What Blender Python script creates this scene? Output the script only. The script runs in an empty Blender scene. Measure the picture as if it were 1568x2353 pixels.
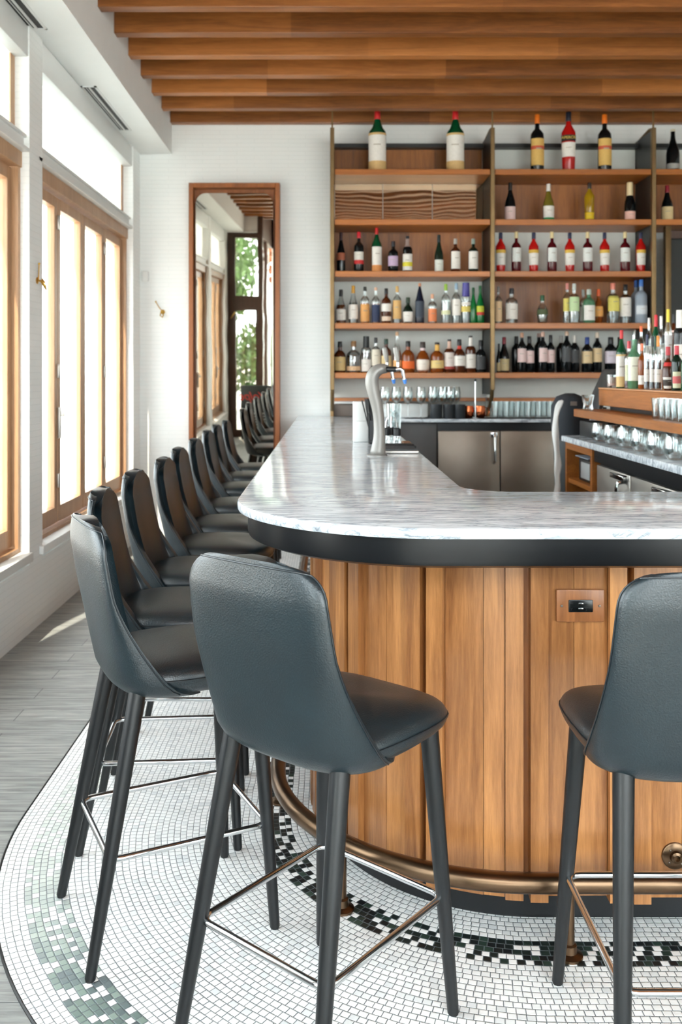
import bpy, bmesh, math, random
from mathutils import Vector, Matrix, Euler
random.seed(7)
PI = math.pi
SC = bpy.context.scene
COL = SC.collection
FPX = 2100.0; U0 = 755.0; V0 = 860.0; CZ = 1.43      # focal length in px, vanishing point, eye height

# ---------------------------------------------------------------- camera, sky, sun, exposure
cam = bpy.data.cameras.new('camera'); camo = bpy.data.objects.new('camera', cam); COL.objects.link(camo)
camo.location = (0, 0, CZ); camo.rotation_euler = (PI/2, 0, 0)
cam.sensor_width = 36; cam.lens = FPX/2353*36
cam.shift_x = (784-U0)/2353; cam.shift_y = -(1176.5-V0)/2353
cam.clip_start = .05; cam.clip_end = 200
cam.dof.use_dof = True; cam.dof.focus_distance = 2.15; cam.dof.aperture_fstop = 5.6
SC.camera = camo
w = bpy.data.worlds.new('sky'); SC.world = w; w.use_nodes = True
bg = w.node_tree.nodes['Background']; bg.inputs[0].default_value = (.90, .965, 1, 1); bg.inputs[1].default_value = 5.2
sun = bpy.data.lights.new('sun', 'SUN'); sun.energy = 11; sun.angle = math.radians(.6); sun.color = (1, .88, .72)
suno = bpy.data.objects.new('sun', sun); COL.objects.link(suno)
suno.rotation_euler = Vector((.24, 1, -1.34)).to_track_quat('-Z', 'Y').to_euler()
suno.location = (-6, -6, 9)
SC.view_settings.view_transform = 'Standard'; SC.view_settings.look = 'None'
SC.view_settings.gamma = 1; SC.view_settings.use_curve_mapping = False
SC.view_settings.exposure = 1.3
SC.cycles.diffuse_bounces = 8; SC.cycles.transparent_max_bounces = 20
def portal(loc, rot, sx, sy):
    l = bpy.data.lights.new('sky_portal', 'AREA'); l.shape = 'RECTANGLE'; l.size = sx; l.size_y = sy
    l.cycles.is_portal = True
    o = bpy.data.objects.new('sky_portal', l); COL.objects.link(o); o.location = loc; o.rotation_euler = rot

# ---------------------------------------------------------------- materials
def s2l(c):
    return tuple((x/255/12.92 if x/255 <= .04045 else ((x/255+.055)/1.055)**2.4) for x in c) + (1,)
MATS = {}
def newmat(name):
    m = bpy.data.materials.new(name); m.use_nodes = True
    nt = m.node_tree; b = nt.nodes['Principled BSDF']
    MATS[name] = m
    return m, nt, b
def N(nt, typ, **kw):
    n = nt.nodes.new(typ)
    for k, v in kw.items():
        if k.startswith('i_'):
            key = k[2:]
            n.inputs[int(key) if key.isdigit() else key].default_value = v
        else: setattr(n, k, v)
    return n
def math_(nt, op, a, b=None, c=None):
    n = nt.nodes.new('ShaderNodeMath'); n.operation = op
    for i, v in enumerate((a, b, c)):
        if v is None: continue
        if hasattr(v, 'is_linked'): nt.links.new(v, n.inputs[i])
        else: n.inputs[i].default_value = v
    return n.outputs[0]
def mixc(nt, fac, a, b, mode='MIX'):
    n = nt.nodes.new('ShaderNodeMix'); n.data_type = 'RGBA'; n.blend_type = mode
    for s, v in ((n.inputs[0], fac), (n.inputs[6], a), (n.inputs[7], b)):
        if hasattr(v, 'is_linked'): nt.links.new(v, s)
        else: s.default_value = v
    return n.outputs[2]
def ramp(nt, fac, stops):
    n = nt.nodes.new('ShaderNodeValToRGB'); nt.links.new(fac, n.inputs[0])
    e = n.color_ramp.elements
    while len(e) < len(stops): e.new(.5)
    for k, (p, c) in enumerate(stops): e[k].position = p; e[k].color = c if len(c) == 4 else tuple(c)+(1,)
    return n.outputs[0]
def bump(nt, b, h, strength=.3, dist=.001):
    n = N(nt, 'ShaderNodeBump', i_Strength=strength, i_Distance=dist)
    nt.links.new(h, n.inputs['Height']); nt.links.new(n.outputs[0], b.inputs['Normal'])
def plain(name, rgb, rough=.5, metal=0, coat=0, spec=.5, noise=.06, nscale=8):
    if name in MATS: return MATS[name]
    m, nt, b = newmat(name)
    b.inputs['Roughness'].default_value = rough; b.inputs['Metallic'].default_value = metal
    b.inputs['Coat Weight'].default_value = coat; b.inputs['Specular IOR Level'].default_value = spec
    c = s2l(rgb)
    if noise:
        tc = N(nt, 'ShaderNodeTexCoord'); nz = N(nt, 'ShaderNodeTexNoise', i_Scale=nscale, i_Detail=4)
        nt.links.new(tc.outputs['Object'], nz.inputs['Vector'])
        lo = tuple(v*(1-noise) for v in c[:3])+(1,); hi = tuple(min(1, v*(1+noise)) for v in c[:3])+(1,)
        nt.links.new(ramp(nt, nz.outputs[0], [(.3, lo), (.7, hi)]), b.inputs['Base Color'])
    else: b.inputs['Base Color'].default_value = c
    return m
def wood(name, light, dark, axis='Z', rough=.35, scale=1.0, coat=.15, rnd=.5, board=None):
    """grain runs along axis; board=(axis,length): tone steps of glued up boards"""
    m, nt, b = newmat(name)
    tc = N(nt, 'ShaderNodeTexCoord'); mp = N(nt, 'ShaderNodeMapping')
    s = {'X': (.9, 14, 14), 'Y': (14, .9, 14), 'Z': (14, 14, .9)}[axis]
    mp.inputs['Scale'].default_value = tuple(v*scale for v in s)
    oi = N(nt, 'ShaderNodeObjectInfo')
    nt.links.new(tc.outputs['Object'], mp.inputs['Vector'])
    off = N(nt, 'ShaderNodeVectorMath', operation='SCALE'); off.inputs[3].default_value = 23
    cmb = N(nt, 'ShaderNodeCombineXYZ')
    for k in range(3): nt.links.new(oi.outputs['Random'], cmb.inputs[k])
    nt.links.new(cmb.outputs[0], off.inputs[0]); nt.links.new(off.outputs[0], mp.inputs['Location'])
    n1 = N(nt, 'ShaderNodeTexNoise', i_Scale=1.6, i_Detail=6, i_Roughness=.6, i_Distortion=1.2)
    n2 = N(nt, 'ShaderNodeTexNoise', i_Scale=11.0, i_Detail=6, i_Roughness=.75)
    n3 = N(nt, 'ShaderNodeTexNoise', i_Scale=.45, i_Detail=2)
    for n in (n1, n2, n3): nt.links.new(mp.outputs[0], n.inputs['Vector'])
    f = math_(nt, 'ADD', math_(nt, 'MULTIPLY', n1.outputs[0], .6), math_(nt, 'MULTIPLY', n2.outputs[0], .4))
    f = math_(nt, 'SUBTRACT', f, .075)
    f = math_(nt, 'ADD', f, math_(nt, 'MULTIPLY', n3.outputs[0], .25))
    f = math_(nt, 'ADD', f, math_(nt, 'MULTIPLY', math_(nt, 'SUBTRACT', oi.outputs['Random'], .5), rnd*.35))
    if board:
        sp = N(nt, 'ShaderNodeSeparateXYZ'); nt.links.new(tc.outputs['Object'], sp.inputs[0])
        q = math_(nt, 'ADD', math_(nt, 'DIVIDE', sp.outputs[board[0]], board[1]), math_(nt, 'MULTIPLY', oi.outputs['Random'], 7))
        wn = N(nt, 'ShaderNodeTexWhiteNoise', noise_dimensions='2D')
        cb = N(nt, 'ShaderNodeCombineXYZ'); nt.links.new(math_(nt, 'FLOOR', q), cb.inputs[0]); nt.links.new(oi.outputs['Random'], cb.inputs[1])
        nt.links.new(cb.outputs[0], wn.inputs['Vector'])
        f = math_(nt, 'ADD', f, math_(nt, 'MULTIPLY', math_(nt, 'SUBTRACT', wn.outputs[0], .5), .3))
    mid = tuple((a+c)/2 for a, c in zip(light, dark))
    nt.links.new(ramp(nt, f, [(.3, s2l(dark)), (.52, s2l(mid)), (.78, s2l(light))]), b.inputs['Base Color'])
    b.inputs['Roughness'].default_value = rough; b.inputs['Coat Weight'].default_value = coat; b.inputs['Coat Roughness'].default_value = .25
    bump(nt, b, n2.outputs[0], .15, .0006)
    return m
W_BAR = wood('walnut_slats', (204, 142, 84), (116, 70, 34), 'Z', .36, 1.1, .2, .6)
W_BEAM = wood('beam_wood', (190, 122, 62), (112, 64, 27), 'X', .42, .8, .1, .3, ('X', 1.3))
W_SHELF = wood('shelf_wood', (204, 122, 42), (140, 78, 24), 'X', .4, 1, .15, .3)
W_PANEL = wood('shelf_back_wood', (172, 104, 38), (94, 52, 16), 'Z', .45, .8, .1, .4, ('X', .45))
W_WIN = wood('window_wood', (190, 150, 112), (150, 112, 80), 'Z', .45, 1, .1, .3)
W_MIR = wood('mirror_frame_wood', (176, 104, 50), (116, 64, 26), 'Z', .4, 1, .2, .2)
W_DARK = wood('dark_door_wood', (90, 54, 34), (44, 26, 18), 'Z', .45, 1, .1, .3)
W_ISL = wood('island_wood', (196, 122, 52), (122, 68, 24), 'Y', .4, .8, .15, .3)
WHITE = plain('white_plaster', (236, 238, 236), .7, noise=.01)
TRIMW = plain('white_trim', (228, 230, 228), .5, noise=.01)
BLACKM = plain('black_metal', (22, 24, 27), .35, .2, noise=.1)
BLACKP = plain('black_plastic', (20, 22, 24), .45)
CHROME = plain('polished_chrome', (205, 208, 210), .12, 1, noise=.02)
STEEL = plain('brushed_steel', (182, 178, 172), .42, 1, noise=.1, nscale=3)
STEELD = plain('dark_steel', (150, 140, 130), .42, 1, noise=.12, nscale=3)
BRONZE = plain('bronze_post', (132, 108, 74), .42, .8, noise=.12)
BRASSR = plain('aged_brass_rail', (112, 90, 70), .3, 1, noise=.15, nscale=5)
BRASS = plain('brass', (205, 165, 80), .3, 1)
DPANEL = plain('dark_side_panel', (40, 42, 42), .4)
PALE = plain('pale_shelf_back', (226, 230, 224), .6, noise=.03)
COPPER = plain('copper', (200, 110, 70), .22, 1)
TAPGREY = plain('satin_nickel', (138, 136, 132), .42, .35, noise=.03)
GREYB = plain('warm_brown_plastic', (120, 108, 100), .5)
# painted brick wall
m, nt, b = newmat('painted_brick'); b.inputs['Roughness'].default_value = .6
tc = N(nt, 'ShaderNodeTexCoord'); mp = N(nt, 'ShaderNodeMapping'); nt.links.new(tc.outputs['Object'], mp.inputs[0])
sp = N(nt, 'ShaderNodeSeparateXYZ'); nt.links.new(mp.outputs[0], sp.inputs[0])
cb = N(nt, 'ShaderNodeCombineXYZ'); nt.links.new(math_(nt, 'ADD', sp.outputs[0], sp.outputs[1]), cb.inputs[0]); nt.links.new(sp.outputs[2], cb.inputs[1])
br = N(nt, 'ShaderNodeTexBrick', i_Scale=1.0); br.inputs['Brick Width'].default_value = .30; br.inputs['Row Height'].default_value = .036
br.inputs['Mortar Size'].default_value = .003; br.inputs['Mortar Smooth'].default_value = .6
br.inputs['Color1'].default_value = s2l((240, 242, 240)); br.inputs['Color2'].default_value = s2l((238, 241, 239)); br.inputs['Mortar'].default_value = s2l((232, 235, 233))
nt.links.new(cb.outputs[0], br.inputs['Vector']); nt.links.new(br.outputs[0], b.inputs['Base Color'])
nz = N(nt, 'ShaderNodeTexNoise', i_Scale=40, i_Detail=3); nt.links.new(tc.outputs['Object'], nz.inputs[0])
bump(nt, b, math_(nt, 'ADD', math_(nt, 'MULTIPLY', br.outputs['Fac'], -1), math_(nt, 'MULTIPLY', nz.outputs[0], .35)), .35, .002)
BRICK = m
# leather
m, nt, b = newmat('slate_leather'); b.inputs['Roughness'].default_value = .36; b.inputs['Specular IOR Level'].default_value = .72
tc = N(nt, 'ShaderNodeTexCoord')
nz = N(nt, 'ShaderNodeTexNoise', i_Scale=7, i_Detail=4); vo = N(nt, 'ShaderNodeTexVoronoi', i_Scale=330); vo.feature = 'SMOOTH_F1'
n2 = N(nt, 'ShaderNodeTexNoise', i_Scale=260, i_Detail=3)
for n in (nz, vo, n2): nt.links.new(tc.outputs['Object'], n.inputs['Vector'])
c0 = ramp(nt, nz.outputs[0], [(.3, s2l((11, 22, 28))), (.75, s2l((18, 33, 39)))])
g = math_(nt, 'ADD', vo.outputs[0], math_(nt, 'MULTIPLY', n2.outputs[0], .6))
nt.links.new(mixc(nt, math_(nt, 'MULTIPLY', g, .3), c0, s2l((36, 53, 60))), b.inputs['Base Color'])
bump(nt, b, g, .4, .001)
LEATHER = m
PIPE = plain('leather_piping', (24, 31, 36), .35)
LEGM = plain('dark_stained_leg', (15, 18, 21), .38, noise=.15, nscale=20)
# marble
m, nt, b = newmat('white_marble'); b.inputs['Roughness'].default_value = .12; b.inputs['Specular IOR Level'].default_value = .34
tc = N(nt, 'ShaderNodeTexCoord'); mp = N(nt, 'ShaderNodeMapping'); mp.inputs['Scale'].default_value = (2.2, 14, 6); mp.inputs['Rotation'].default_value = (0, 0, .06)
nt.links.new(tc.outputs['Object'], mp.inputs[0])
n1 = N(nt, 'ShaderNodeTexNoise', i_Scale=2.4, i_Detail=9, i_Roughness=.68, i_Distortion=.9); nt.links.new(mp.outputs[0], n1.inputs[0])
n2 = N(nt, 'ShaderNodeTexNoise', i_Scale=1.1, i_Detail=6, i_Roughness=.6, i_Distortion=2.2); nt.links.new(mp.outputs[0], n2.inputs[0])
v = math_(nt, 'ABSOLUTE', math_(nt, 'SUBTRACT', n2.outputs[0], .5))
veins = ramp(nt, v, [(0, s2l((135, 142, 150))), (.018, s2l((215, 219, 223))), (.06, (1, 1, 1, 1))])
cl = ramp(nt, n1.outputs[0], [(.36, s2l((172, 179, 186))), (.47, s2l((210, 217, 223))), (.6, s2l((230, 236, 239)))])
nt.links.new(mixc(nt, .75, cl, veins, 'MULTIPLY'), b.inputs['Base Color'])
MARBLE = m
# mosaic: rows follow the bar plinth
CXK, CYK, R0K = .55, 2.97, .57
m, nt, b = newmat('mosaic_tiles')
geo = N(nt, 'ShaderNodeNewGeometry'); sp = N(nt, 'ShaderNodeSeparateXYZ'); nt.links.new(geo.outputs['Position'], sp.inputs[0])
X, Y = sp.outputs[0], sp.outputs[1]
nz = N(nt, 'ShaderNodeTexNoise', i_Scale=9, i_Detail=2); nt.links.new(geo.outputs['Position'], nz.inputs[0])
dx = math_(nt, 'SUBTRACT', CXK, X); dy = math_(nt, 'SUBTRACT', CYK, Y)
dxp = math_(nt, 'MAXIMUM', dx, 0); dyp = math_(nt, 'MAXIMUM', dy, 0)
r = math_(nt, 'SQRT', math_(nt, 'ADD', math_(nt, 'POWER', dxp, 2), math_(nt, 'POWER', dyp, 2)))
r = math_(nt, 'ADD', r, math_(nt, 'MULTIPLY', math_(nt, 'SUBTRACT', nz.outputs[0], .5), .008))
T = .0192
q = math_(nt, 'DIVIDE', r, T); row = math_(nt, 'FLOOR', q); fr = math_(nt, 'SUBTRACT', q, row)
rq = math_(nt, 'MULTIPLY', math_(nt, 'ADD', row, .5), T)
th = math_(nt, 'ARCTAN2', dyp, math_(nt, 'MAXIMUM', dxp, 1e-5))
s = math_(nt, 'MULTIPLY', th, rq)
s = math_(nt, 'ADD', s, math_(nt, 'MINIMUM', math_(nt, 'SUBTRACT', CYK, Y), 0))
s = math_(nt, 'ADD', s, math_(nt, 'MAXIMUM', math_(nt, 'SUBTRACT', X, CXK), 0))
wr = N(nt, 'ShaderNodeTexWhiteNoise', noise_dimensions='1D'); nt.links.new(row, wr.inputs['W'])
tw = math_(nt, 'ADD', .0195, math_(nt, 'MULTIPLY', wr.outputs[0], .004))
qs = math_(nt, 'ADD', math_(nt, 'DIVIDE', s, tw), math_(nt, 'MULTIPLY', wr.outputs[0], 13.7))
col = math_(nt, 'FLOOR', qs); fs = math_(nt, 'SUBTRACT', qs, col)
cb = N(nt, 'ShaderNodeCombineXYZ'); nt.links.new(row, cb.inputs[0]); nt.links.new(col, cb.inputs[1])
wn = N(nt, 'ShaderNodeTexWhiteNoise', noise_dimensions='2D'); nt.links.new(cb.outputs[0], wn.inputs['Vector'])
rnd = wn.outputs[0]; sc = N(nt, 'ShaderNodeSeparateColor'); nt.links.new(wn.outputs[1], sc.inputs[0]); r2, r3 = sc.outputs[0], sc.outputs[1]
def edge(f, g):
    a = math_(nt, 'MINIMUM', f, math_(nt, 'SUBTRACT', 1, f))
    return a
e = math_(nt, 'MINIMUM', edge(fr, 0), edge(fs, 0))
e = math_(nt, 'SUBTRACT', e, math_(nt, 'MULTIPLY', r3, .02))
tile = math_(nt, 'GREATER_THAN', e, .036)
hs = N(nt, 'ShaderNodeMapRange', i_1=.02, i_2=.12); nt.links.new(e, hs.inputs[0])
d = math_(nt, 'SUBTRACT', rq, R0K)
def band(lo, hi): return math_(nt, 'MULTIPLY', math_(nt, 'GREATER_THAN', d, lo), math_(nt, 'LESS_THAN', d, hi))
white = ramp(nt, r2, [(0, s2l((226, 230, 232))), (.2, s2l((243, 246, 246))), (1, s2l((252, 253, 253)))])
dark = ramp(nt, r2, [(0, s2l((24, 27, 30))), (.5, s2l((34, 44, 42))), (.75, s2l((58, 84, 72))), (1, s2l((86, 98, 98)))])
pale = ramp(nt, r2, [(0, s2l((206, 216, 211))), (.5, s2l((220, 228, 223))), (1, s2l((232, 236, 234)))])
mid = ramp(nt, r2, [(0, s2l((120, 134, 138))), (.5, s2l((150, 170, 160))), (1, s2l((184, 198, 190)))])
inner = math_(nt, 'MULTIPLY', band(.098, .192), math_(nt, 'LESS_THAN', rnd, .66))
# outer band drifts from pale to dark towards the near side
t1 = N(nt, 'ShaderNodeMapRange', i_1=.2, i_2=.9); nt.links.new(s, t1.inputs[0])
t2 = N(nt, 'ShaderNodeMapRange', i_1=.7, i_2=1.5); nt.links.new(s, t2.inputs[0])
odark = ramp(nt, r2, [(0, s2l((48, 58, 64))), (.5, s2l((72, 94, 86))), (1, s2l((122, 140, 134)))])
oc = mixc(nt, t2.outputs[0], mixc(nt, t1.outputs[0], pale, mid), odark)
outer = math_(nt, 'MULTIPLY', band(.775, .885), math_(nt, 'LESS_THAN', rnd, .72))
c = mixc(nt, inner, white, dark); c = mixc(nt, outer, c, oc)
c = mixc(nt, tile, s2l((104, 114, 120)), c)
nt.links.new(c, b.inputs['Base Color'])
b.inputs['Roughness'].default_value = .3
bump(nt, b, hs.outputs[0], .5, .002)
MOSAIC = m
# grey plank floor (boards along X)
m, nt, b = newmat('grey_planks'); b.inputs['Roughness'].default_value = .5
tc = N(nt, 'ShaderNodeTexCoord'); mp = N(nt, 'ShaderNodeMapping'); nt.links.new(tc.outputs['Object'], mp.inputs[0])
br = N(nt, 'ShaderNodeTexBrick', i_Scale=1.0); br.inputs['Brick Width'].default_value = 1.3; br.inputs['Row Height'].default_value = .13
br.inputs['Mortar Size'].default_value = .0022; br.offset = .37
br.inputs['Color1'].default_value = s2l((160, 163, 161)); br.inputs['Color2'].default_value = s2l((176, 178, 175)); br.inputs['Mortar'].default_value = s2l((112, 116, 117))
nt.links.new(mp.outputs[0], br.inputs['Vector'])
m2 = N(nt, 'ShaderNodeMapping'); m2.inputs['Scale'].default_value = (2, 26, 1); nt.links.new(tc.outputs['Object'], m2.inputs[0])
nz = N(nt, 'ShaderNodeTexNoise', i_Scale=2, i_Detail=7, i_Roughness=.65, i_Distortion=.6); nt.links.new(m2.outputs[0], nz.inputs[0])
g = ramp(nt, nz.outputs[0], [(.3, s2l((168, 172, 172))), (.65, (1, 1, 1, 1))])
nt.links.new(mixc(nt, 1, br.outputs[0], g, 'MULTIPLY'), b.inputs['Base Color'])
bump(nt, b, nz.outputs[0], .2, .001)
PLANKS = m
# blinds: thin white translucent fabric
m, nt, b = newmat('blind_fabric')
tr = N(nt, 'ShaderNodeBsdfTranslucent'); tr.inputs[0].default_value = (.9, .9, .88, 1); mx = N(nt, 'ShaderNodeMixShader', i_0=.5)
b.inputs['Base Color'].default_value = (.9, .9, .88, 1); b.inputs['Roughness'].default_value = .8
nt.links.new(b.outputs[0], mx.inputs[1]); nt.links.new(tr.outputs[0], mx.inputs[2]); nt.links.new(mx.outputs[0], nt.nodes['Material Output'].inputs[0])
BLIND = m
def thinglass(name, tint=(.97, .99, .99, 1), gloss=.12, rough=.02):
    m, nt, b = newmat(name)
    tr = N(nt, 'ShaderNodeBsdfTransparent'); tr.inputs[0].default_value = tint
    gl = N(nt, 'ShaderNodeBsdfGlossy'); gl.inputs['Roughness'].default_value = rough; gl.inputs[0].default_value = (1, 1, 1, 1)
    lw = N(nt, 'ShaderNodeLayerWeight', i_0=.35)
    f = math_(nt, 'ADD', math_(nt, 'MULTIPLY', lw.outputs['Fresnel'], .55), gloss*.3)
    mx = N(nt, 'ShaderNodeMixShader'); nt.links.new(f, mx.inputs[0]); nt.links.new(tr.outputs[0], mx.inputs[1]); nt.links.new(gl.outputs[0], mx.inputs[2])
    nt.links.new(mx.outputs[0], nt.nodes['Material Output'].inputs[0])
    return m
PANE = thinglass('window_glass', gloss=.1)
GLASSW = thinglass('glassware', (.93, .96, .96, 1), gloss=.35, rough=.03)
def bottle_glass(name, rgb, trans=.0, rough=.06):
    m, nt, b = newmat(name); b.inputs['Base Color'].default_value = s2l(rgb)
    b.inputs['Roughness'].default_value = rough; b.inputs['Transmission Weight'].default_value = trans; b.inputs['IOR'].default_value = 1.45
    return m
BG = dict(
 black=bottle_glass('black_glass', (14, 18, 20)), green=bottle_glass('green_glass', (10, 82, 48), .25), dgreen=bottle_glass('dark_green_glass', (16, 38, 28), .1),
 red=bottle_glass('red_aperitif', (206, 30, 26), .25), dred=bottle_glass('dark_red_aperitif', (92, 18, 26), .2), yellow=bottle_glass('yellow_liqueur', (196, 160, 30), .5),
 amber=bottle_glass('amber_spirit', (176, 92, 34), .55), brown=bottle_glass('brown_spirit', (92, 44, 22), .3), ygreen=bottle_glass('yellow_green_glass', (140, 130, 50), .5),
 frost=bottle_glass('frosted_blue_glass', (165, 178, 192), .3, .35), bgreen=bottle_glass('bright_green_glass', (22, 130, 62), .35), clear=thinglass('clear_bottle_glass', (.86, .9, .9, 1), .5),
 pgreen=bottle_glass('pale_green_glass', (120, 180, 140), .6), navy=bottle_glass('navy_glass', (22, 28, 46)))
# mirrors
m, nt, b = newmat('wall_mirror'); b.inputs['Metallic'].default_value = 1; b.inputs['Roughness'].default_value = .015; b.inputs['Base Color'].default_value = (.66, .62, .54, 1)
tc = N(nt, 'ShaderNodeTexCoord'); nz = N(nt, 'ShaderNodeTexNoise', i_Scale=3.0, i_Detail=1); nt.links.new(tc.outputs['Object'], nz.inputs[0]); bump(nt, b, nz.outputs[0], .05, .006)
MIRROR = m
m, nt, b = newmat('wavy_mirror'); b.inputs['Metallic'].default_value = 1; b.inputs['Roughness'].default_value = .03; b.inputs['Base Color'].default_value = (.46, .34, .23, 1)
tc = N(nt, 'ShaderNodeTexCoord'); nz = N(nt, 'ShaderNodeTexNoise', i_Scale=2.2, i_Detail=1); nt.links.new(tc.outputs['Object'], nz.inputs[0]); bump(nt, b, nz.outputs[0], .12, .02)
WMIRROR = m

# ---------------------------------------------------------------- mesh helpers
class MB:
    def __init__(s): s.bm = bmesh.new()
    def box(s, x0, x1, y0, y1, z0, z1, bev=0, seg=2):
        r = bmesh.ops.create_cube(s.bm, size=1)
        vs = r['verts']
        for v in vs: v.co = Vector(((x0+x1)/2+v.co.x*(x1-x0), (y0+y1)/2+v.co.y*(y1-y0), (z0+z1)/2+v.co.z*(z1-z0)))
        if bev:
            es = list({e for v in vs for e in v.link_edges})
            bmesh.ops.bevel(s.bm, geom=es, offset=bev, segments=seg, affect='EDGES', profile=.5)
        return s
    def lathe(s, prof, seg=24, at=(0, 0, 0), a0=0, a1=2*PI, squash=1):
        full = abs(a1-a0-2*PI) < 1e-6; n = seg if full else seg+1
        rings = []
        for r, z in prof:
            if r < 1e-6 and full: rings.append([s.bm.verts.new((at[0], at[1], at[2]+z))])
            else: rings.append([s.bm.verts.new((at[0]+r*math.cos(a0+(a1-a0)*k/seg), at[1]+squash*r*math.sin(a0+(a1-a0)*k/seg), at[2]+z)) for k in range(n)])
        for A, B in zip(rings, rings[1:]):
            m = seg
            for k in range(m):
                k2 = (k+1) % n if full else k+1
                if len(A) == 1 and len(B) == 1: continue
                if len(A) == 1: s.bm.faces.new((A[0], B[k2], B[k]))
                elif len(B) == 1: s.bm.faces.new((A[k], A[k2], B[0]))
                else: s.bm.faces.new((A[k], A[k2], B[k2], B[k]))
        return s
    def tube(s, pts, rad, seg=10, closed=False, caps=True, squash=None):
        pts = [Vector(p) for p in pts]; n = len(pts)
        rad = rad if isinstance(rad, (list, tuple)) else [rad]*n
        up = None; rings = []
        for i, p in enumerate(pts):
            if closed: t = (pts[(i+1) % n]-pts[i-1]).normalized()
            else: t = ((pts[i+1] if i < n-1 else p)-(pts[i-1] if i else p)).normalized()
            if up is None:
                up = t.orthogonal().normalized()
                if abs(t.z) < .9: up = (Vector((0, 0, 1))-t*t.z).normalized()
            up = (up-t*up.dot(t)).normalized(); bi = t.cross(up)
            rings.append([s.bm.verts.new(p+(up*math.cos(2*PI*k/seg)+bi*math.sin(2*PI*k/seg))*rad[i]) for k in range(seg)])
        for i in range(n if closed else n-1):
            A, B = rings[i], rings[(i+1) % n]
            for k in range(seg): s.bm.faces.new((A[k], A[(k+1) % seg], B[(k+1) % seg], B[k]))
        if caps and not closed:
            s.bm.faces.new(rings[0][::-1]); s.bm.faces.new(rings[-1])
        return s
    def prism(s, outline, z0, z1):
        a = [s.bm.verts.new((x, y, z0)) for x, y in outline]; c = [s.bm.verts.new((x, y, z1)) for x, y in outline]
        n = len(a); s.bm.faces.new(a[::-1]); s.bm.faces.new(c)
        for k in range(n): s.bm.faces.new((a[k], a[(k+1) % n], c[(k+1) % n], c[k]))
        return s
    def loft(s, rings, close=True, cap0=True, cap1=True):
        R = [[s.bm.verts.new(p) for p in r] for r in rings]
        n = len(R[0])
        for A, B in zip(R, R[1:]):
            for k in range(n if close else n-1): s.bm.faces.new((A[k], A[(k+1) % n], B[(k+1) % n], B[k]))
        if close and cap0: s.bm.faces.new(R[0][::-1])
        if close and cap1: s.bm.faces.new(R[-1])
        return s
    def sphere(s, c, r, sx=1, sy=1, sz=1, sub=2):
        rr = bmesh.ops.create_icosphere(s.bm, subdivisions=sub, radius=r)
        for v in rr['verts']: v.co = Vector((c[0]+v.co.x*sx, c[1]+v.co.y*sy, c[2]+v.co.z*sz))
        return s
    def build(s, name, mat, parent=None, smooth=True, angle=40, loc=None, rotz=0):
        bmesh.ops.recalc_face_normals(s.bm, faces=s.bm.faces)
        me = bpy.data.meshes.new(name); 
        if smooth:
            ang = math.radians(angle)
            for f in s.bm.faces: f.smooth = True
            for e in s.bm.edges:
                if len(e.link_faces) == 2 and e.calc_face_angle(0) > ang: e.smooth = False
        s.bm.to_mesh(me); s.bm.free()
        me.materials.append(mat)
        o = bpy.data.objects.new(name, me); COL.objects.link(o)
        if parent: o.parent = parent
        if loc: o.location = loc
        o.rotation_euler = (0, 0, rotz)
        return o
def box(name, mat, x0, x1, y0, y1, z0, z1, parent=None, bev=0, seg=2, smooth=False):
    return MB().box(x0, x1, y0, y1, z0, z1, bev, seg).build(name, mat, parent, smooth or bev > 0)
def tag(o, label=None, cat=None, group=None, kind=None):
    if label: o['label'] = label
    if cat: o['category'] = cat
    if group: o['group'] = group
    if kind: o['kind'] = kind
    return o
def struct(o, label, cat): return tag(o, label, cat, kind='structure')
def empty(name, loc=(0, 0, 0), rotz=0):
    o = bpy.data.objects.new(name, None); COL.objects.link(o); o.location = loc; o.rotation_euler = (0, 0, rotz); o.empty_display_size = .05
    return o
def dup(o, parent=None):
    c = o.copy(); COL.objects.link(c); c.parent = parent
    for k in ('label', 'group'):
        pass
    for ch in list(o.children): dup(ch, c)
    return c
def px(x, y, Yd): return (x-U0)*Yd/FPX, Yd, CZ-(y-V0)*Yd/FPX
def ordw(n): return ['first', 'second', 'third', 'fourth', 'fifth', 'sixth', 'seventh', 'eighth', 'ninth', 'tenth', 'eleventh', 'twelfth', 'thirteenth', 'fourteenth', 'fifteenth', 'sixteenth', 'seventeenth', 'eighteenth', 'nineteenth', 'twentieth'][n-1]
def textmesh(body, size, mat, parent, loc, rot, name='lettering', font=None, shear=0, extrude=.0004, offset=0):
    cu = bpy.data.curves.new(name, 'FONT'); cu.body = body; cu.size = size; cu.align_x = 'CENTER'; cu.align_y = 'CENTER'; cu.extrude = extrude; cu.shear = shear; cu.offset = offset
    o = bpy.data.objects.new(name, cu); COL.objects.link(o)
    dg = bpy.context.evaluated_depsgraph_get(); me = bpy.data.meshes.new_from_object(o.evaluated_get(dg))
    bpy.data.objects.remove(o); me.materials.clear(); me.materials.append(mat)
    o = bpy.data.objects.new(name, me); COL.objects.link(o); o.parent = parent; o.location = loc; o.rotation_euler = rot
    return o
# ================================================================ the room
XW = -1.65; YB = 8.0; ZS = 3.354; XS = -1.37; XR = 4.6; YF = -1.7; ZC = 3.88
struct(box('floor', PLANKS, -1.9, XR+.1, YF, YB+.1, -.12, 0), 'grey wood plank floor along the window wall', 'floor')
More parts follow.
